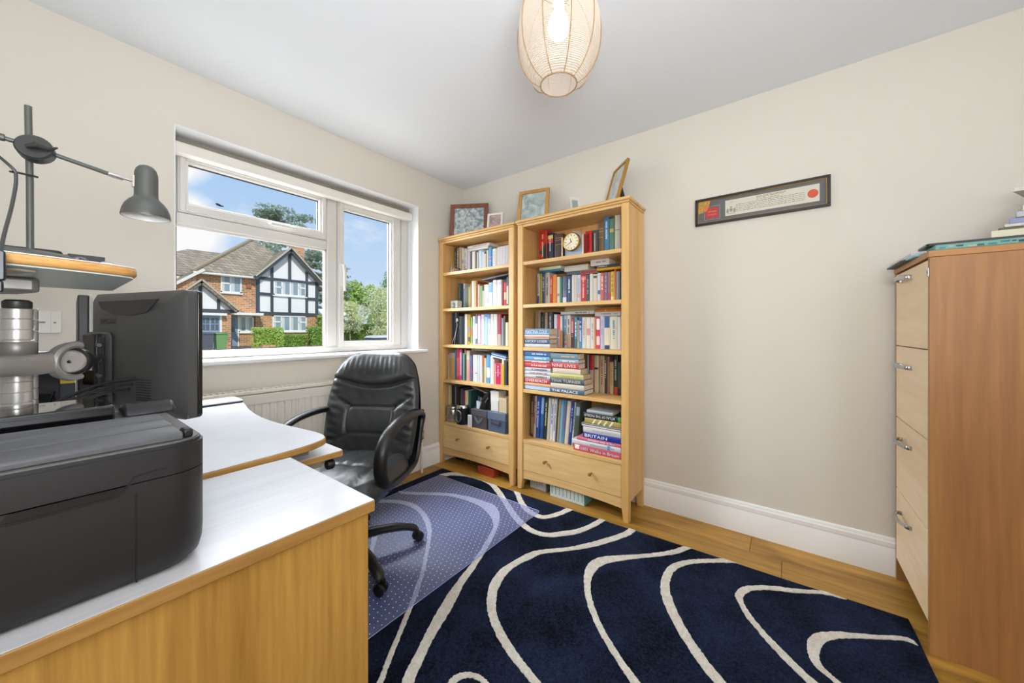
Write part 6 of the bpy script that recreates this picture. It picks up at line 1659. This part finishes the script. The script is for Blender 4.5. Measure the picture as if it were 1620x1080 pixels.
# garage
gy = 27.4
MB().box(4.2, 7.3, gy, HY, GZ, 2.3).build('garage_wall', brick, hs)
MB().prism([(4.2, 2.3), (7.4, 2.3), (5.81, 3.92)], gy-.02, gy+.2, lambda u, v, w_: (u, w_, v)).build('garage_gable', render_w, hs)
th_(4.0, 7.5, 2.28, .2, gy-.05); tv(5.81, 2.3, 3.8, .16, gy-.05); tv(6.66, 2.3, 3.0, .15, gy-.05); tv(4.96, 2.3, 3.0, .15, gy-.05)
for s in (-1, 1):
    MB().bar((5.81+s*1.75, gy-.3, 2.25), (5.81, gy-.3, 3.93), .10, .25, up=(0, 0, 1)).build('barge_board', timb, hs)
    MB().bar((5.81+s*1.78, gy-.34, 2.36), (5.81, gy-.34, 4.07), .14, .09, up=(0, 0, 1)).build('verge', mat('verge_stone'), hs)
    roofslab([(5.81+s*1.75, gy-.35, 2.33), (5.81, gy-.35, 4.0), (5.81, 29.5, 4.0), (5.81+s*1.75, 29.5, 2.33)]).build('roof_slope', tile, hs)
MB().box(4.8, 7.0, gy-.35, gy-.02, 2.0, 2.14).build('garage_lintel', upvc2, hs)
gd_ = MB().box(4.86, 6.72, gy-.06, gy-.001, GZ, 1.98).build('garage_door', mat('garage_blue', '8fa6bd', .5), hs)
for i in range(4):
    x = 4.98+i*.44
    MB().box(x, x+.36, gy-.075, gy-.061, 1.12, 1.84).build('pane', mat('garage_glass', '59656e', .1), gd_)
gbar = MB()
for i in range(4):
    x = 4.98+i*.44; gbar.box(x-.01, x+.37, gy-.09, gy-.076, 1.46, 1.50).box(x+.165, x+.195, gy-.09, gy-.076, 1.12, 1.84)
gbar.build('glazing_bars', mat('garage_blue'), gd_)
MB().box(6.72, 6.82, gy-.08, gy-.001, GZ, 2.0).build('garage_jamb', upvc2, hs)

# bins
def wheelie(x, y, c_, lab, w_=.55):
    t = thing('wheelie_bin', lab, 'bin', (x, y, GZ), 'wheeled bins on the drive')
    cm_ = mat('bin_'+c_, c_, .5)
    b = MB(); W0, W1, D0, D1 = w_*.41, w_*.5, .25, .31
    b.add([(x-W0, y-D0, GZ+.04), (x+W0, y-D0, GZ+.04), (x+W0, y+D0, GZ+.04), (x-W0, y+D0, GZ+.04), (x-W1, y-D1, GZ+.98), (x+W1, y-D1, GZ+.98), (x+W1, y+D1, GZ+.98), (x-W1, y+D1, GZ+.98)],
        [(0,3,2,1), (4,5,6,7), (0,1,5,4), (1,2,6,5), (2,3,7,6), (3,0,4,7)])
    b.build('body', cm_, t, bevel=.02)
    MB().prism([(y-D1-.04, GZ+.985), (y+D1+.02, GZ+.985), (y+D1+.02, GZ+1.02), (y, GZ+1.10), (y-D1-.04, GZ+1.04)], x-W1-.02, x+W1+.02, lambda u, v, w__: (w__, u, v)).build('lid', cm_, t, bevel=.01)
    for s in (-1, 1):
        MB().lathe([(.09, -.025), (.1, -.02), (.1, .02), (.09, .025)], (x+s*W0*.95, y+D0, GZ+.1), 16, Matrix.Rotation(PI/2, 4, 'Y')).build('wheel', mat('rubber'), t, smooth=True)
wheelie(6.42, 26, '6f9a62', 'green wheeled bin in front of the brick house')
wheelie(5.76, 25.9, '565c66', 'dark grey wheeled bin next to the green one')
wheelie(5.12, 25.9, '5a6674', 'blue grey wheeled bin by the garage door', .5)
wheelie(4.55, 26, '4a5058', 'dark wheeled bin half hidden behind the monitor', .5)

# planting
def leafmat(name, a, b_):
    m = bpy.data.materials.new(name); m.use_nodes = True
    n = m.node_tree.nodes; l = m.node_tree.links; p = n['Principled BSDF']; p.inputs['Roughness'].default_value = .6; p.inputs['Specular IOR Level'].default_value = .25
    g = n.new('ShaderNodeNewGeometry'); r = n.new('ShaderNodeValToRGB'); r.color_ramp.elements[0].color = rgba(a); r.color_ramp.elements[1].color = rgba(b_)
    l.new(g.outputs['Random Per Island'], r.inputs[0]); l.new(r.outputs[0], p.inputs['Base Color'])
    tr = n.new('ShaderNodeBsdfTranslucent'); l.new(r.outputs[0], tr.inputs[0]); mi = n.new('ShaderNodeMixShader'); mi.inputs[0].default_value = .35
    o = [x for x in n if x.type == 'OUTPUT_MATERIAL'][0]
    l.new(p.outputs[0], mi.inputs[1]); l.new(tr.outputs[0], mi.inputs[2]); l.new(mi.outputs[0], o.inputs[0])
    return m
def leaves(n_, fn, size, flat=0):
    b = MB(); V = []; F = []
    for i in range(n_):
        p = Vector(fn()); d1 = Vector((random.gauss(0, 1), random.gauss(0, 1), random.gauss(0, 1)*(1-flat))).normalized()
        d2 = Vector((random.gauss(0, 1), random.gauss(0, 1), random.gauss(0, 1)*(1-flat))); d2 = (d2-d1*d2.dot(d1)).normalized()
        s = size*random.uniform(.6, 1.3); k = len(V)
        V += [p-d1*s, p+d2*s*.5, p+d1*s, p-d2*s*.5]; F.append((k, k+1, k+2, k+3))
    b.v = V; b.f = F; b.fm = [0]*len(F)
    return b
lime = leafmat('hedge_leaf', 'a8c858', 'dcec92'); mid = leafmat('mid_leaf', '86a850', 'bcd478'); dark = leafmat('cedar_leaf', 'a0b09c', 'c8d4bc'); blos = leafmat('blossom_leaf', 'cfdc90', 'fcf8e2'); wdl = leafmat('wood_leaf', 'b0d070', 'deeeaa')  # cedar and woodland greens paled, with haze painted into the leaf colour
bark = mat('bark', '8f8878', .9, var=.2, vscale=4)
random.seed(21)
def hedge(x0, x1, y0, y1, z1, lm_, lab, n_=1500, core='5f7f2e', grp='hedges and shrubs before the house'):
    GZ = -.1 if x0 < 12.9 else -.65
    t = thing('hedge', lab, 'hedge', ((x0+x1)/2, (y0+y1)/2, GZ), grp)
    MB().box(x0+.1, x1-.1, y0+.1, y1-.1, GZ, z1-.1).build('core', mat('hedge_core_'+core, core, .9), t, bevel=.12)
    def s():
        f = random.random()
        if f < .45: return (random.uniform(x0, x1), y0+abs(random.gauss(0, .06)), random.uniform(GZ, z1))
        if f < .8: return (random.uniform(x0, x1), random.uniform(y0, y1), z1-abs(random.gauss(0, .07))+.05)
        return (x0 if random.random() < .5 else x1, random.uniform(y0, y1), random.uniform(GZ, z1))
    stuff(leaves(n_, s, .065).build('leaf', lm_, t, fix=False))
hedge(7.95, 9.35, 25.0, 26.2, 1.22, lime, 'square clipped lime green hedge left of the bay window', 2200)
hedge(9.4, 11.05, 25.6, 26.6, .78, mid, 'low clipped hedge under the bay window', 1600)
hedge(11.1, 12.6, 25.0, 26.2, 1.28, mid, 'taller clipped hedge at the right of the bay window', 2000)
hedge(13.0, 14.8, 27.5, 29, 2.2, lime, 'bright shrub against the right corner of the house', 2600)
hedge(13.2, 18.5, 26.8, 28.2, 1.55, mid, 'long green hedge behind the parked silver cars', 4200)
def tree(lab, x, y, ztop, zlow, rx, ry, lm_, n_, size, lay=None, grp='trees beyond the street', trunk=.22, seedv=1):
    random.seed(seedv); GZ = -.65
    t = thing('tree', lab, 'tree', (x, y, GZ), grp)
    tk = MB().tube([(x, y, GZ), (x+.05, y, (zlow+GZ)/2), (x-.05, y, zlow+.3*(ztop-zlow)), (x+.05, y, zlow+.75*(ztop-zlow))], [trunk, trunk*.8, trunk*.6, trunk*.2], 8)
    clumps = []
    if lay:
        for k in range(lay):
            zz = zlow+(ztop-zlow)*(k+.5)/lay; sc2 = 1-.55*((k+.5)/lay)**1.6
            for q in range(7):
                a = random.uniform(0, 2*PI); rr_ = random.uniform(.15, .95)*sc2
                c_ = (x+rx*rr_*math.cos(a), y+ry*rr_*math.sin(a), zz+random.uniform(-.4, .4)); clumps.append((c_, rx*.30*random.uniform(.6, 1.2), .28*random.uniform(.7, 1.3)))
                tk.tube([(x, y, zz-.5), ((x+c_[0])/2, (y+c_[1])/2, zz-.2), c_], [.11, .07, .03], 5)
    else:
        for q in range(16):
            a = random.uniform(0, 2*PI); rr_ = random.uniform(.1, .75); zz = random.uniform(zlow, ztop); f = math.sin(PI*min(1, max(.05, (zz-zlow)/(ztop-zlow)*.85+.1)))
            c_ = (x+rx*rr_*f*math.cos(a), y+ry*rr_*f*math.sin(a), zz-.25*(ztop-zlow)*.3); clumps.append((c_, rx*.42*random.uniform(.7, 1.2), (ztop-zlow)*.17))
            if q % 2: tk.tube([(x, y, zlow), ((x+c_[0])/2, (y+c_[1])/2, (zlow+c_[2])/2+.3), c_], [trunk*.4, trunk*.25, .02], 5)
    tk.build('trunk', bark, t, smooth=True)
    def s():
        c_, r, h_ = random.choice(clumps)
        d = Vector((random.gauss(0, 1), random.gauss(0, 1), random.gauss(0, 1))).normalized()*random.random()**.4
        return (c_[0]+d.x*r, c_[1]+d.y*r, c_[2]+d.z*h_)
    stuff(leaves(n_, s, size, .4 if lay else 0).build('crown', lm_, t, fix=False))
tree('spreading dark cedar rising behind the roof of the brick house', 16.8, 46, 14.6, 7.0, 6.2, 4, dark, 9000, .2, lay=6, trunk=.4, seedv=3)
tree('second dark cedar behind the chimney of the brick house', 22.5, 47, 12.5, 2.0, 3.6, 3, dark, 8000, .2, lay=8, trunk=.4, seedv=4)
tree('pale blossoming young tree beside the parked cars', 16.35, 25.4, 4.3, 1.2, 2.3, 1.4, blos, 5200, .085, trunk=.09, seedv=5)
tree('cream flowering shrubby tree left of the young trunk', 14.3, 26.2, 3.4, 1.0, 1.3, 1.2, blos, 2800, .085, trunk=.07, seedv=6)
for i, (x, zt) in enumerate(((24.5, 7.6), (27.3, 7.9), (30.0, 8.3), (33.2, 10.0), (36.5, 9.5))):
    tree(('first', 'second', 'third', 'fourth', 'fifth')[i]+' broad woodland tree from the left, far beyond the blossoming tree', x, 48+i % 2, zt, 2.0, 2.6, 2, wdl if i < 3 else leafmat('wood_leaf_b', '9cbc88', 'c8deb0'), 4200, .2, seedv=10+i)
# far pale garage and parked cars
fg = thing('garage', 'small pale building with a white roof beyond the blossoming tree', 'building', (18.3, 34, GZ))
MB().box(16.5, 19.8, 34, 38, GZ, 2.2).build('wall', render_w, fg)
roofslab([(16.3, 33.7, 2.1), (20, 33.7, 2.1), (19.2, 36, 3.2), (16.3, 36, 3.2)]).build('roof', mat('roof_white', 'f0f0ee', .6), fg)
def car(x, y, c_, lab, GZ=-.645):
    t = thing('car', lab, 'car', (x, y, GZ), 'cars parked across the street')
    cm_ = mat('car_'+c_, c_, .25, 0)
    V = [(-2.1, .3), (-2.1, .62), (-1.75, .72), (-.95, .80), (1.2, .80), (1.9, .74), (2.1, .6), (2.1, .3)]
    b = MB().prism(V, -.82, .82, lambda u, v, w_: (x+u, y+w_, GZ+v)); b.build('body', cm_, t, smooth=True, bevel=.06)
    b = MB(); b.prism([(-.9, .8), (-.35, 1.30), (.75, 1.33), (1.45, .82)], -.72, .72, lambda u, v, w_: (x+u, y+w_*(1-.12*(v-.8)), GZ+v)); b.build('glasshouse', mat('car_glass', '3f4a54', .08), t, bevel=.04)
    MB().prism([(-.46, 1.27), (-.2, 1.40), (.6, 1.42), (.95, 1.26)], -.71, .71, lambda u, v, w_: (x+u, y+w_, GZ+v)).build('roof', cm_, t, bevel=.02)
    for sx_ in (-1.3, 1.3):
        for sy_ in (-.76, .76):
            MB().lathe([(.24, -.1), (.31, -.08), (.31, .08), (.24, .1)], (x+sx_, y+sy_, GZ+.31), 20, Matrix.Rotation(PI/2, 4, 'X')).build('wheel', mat('rubber'), t, smooth=True)
car(13.45, 21.4, 'e6ebef', 'silver car parked at the left below the blossoming tree')
car(15.6, 23.2, 'd2dee8', 'pale blue car parked behind the silver car')
# low brick piers on the near verge
tag(MB().box(3.86, 4.12, 19.6, 19.9, -.645, .48).build('brick_pier', brick, None), 'low brick pier just showing left of the grey bins', 'pier', 'brick piers by the road')
tag(MB().box(6.42, 6.95, 19.6, 19.9, -.645, .42).build('brick_pier', brick, None), 'low brick pier before the square lime hedge', 'pier', 'brick piers by the road')
bd = thing('bird', 'small dark bird flying above the house in the upper light', 'bird', (4.92, 20, 6.65))
MB().tube([(4.78, 20, 6.66), (4.86, 20, 6.655), (4.97, 20, 6.645), (5.03, 20, 6.65), (5.07, 20, 6.645)], [.012, .03, .035, .025, .006], 8).build('body', mat('bird_dark', '2c3036', .7), bd, smooth=True)
for s in (-1, 1):
    MB().prism([(4.98, 6.655), (4.88, 6.655), (4.80, 6.69+.03*s), (4.74, 6.72+.02*s), (4.86, 6.70)], 20+.02*s, 20+.03*s, lambda u, v, w_: (u, w_+abs(v-6.65)*1.5*s, v)).build('wing', mat('bird_dark'), bd)
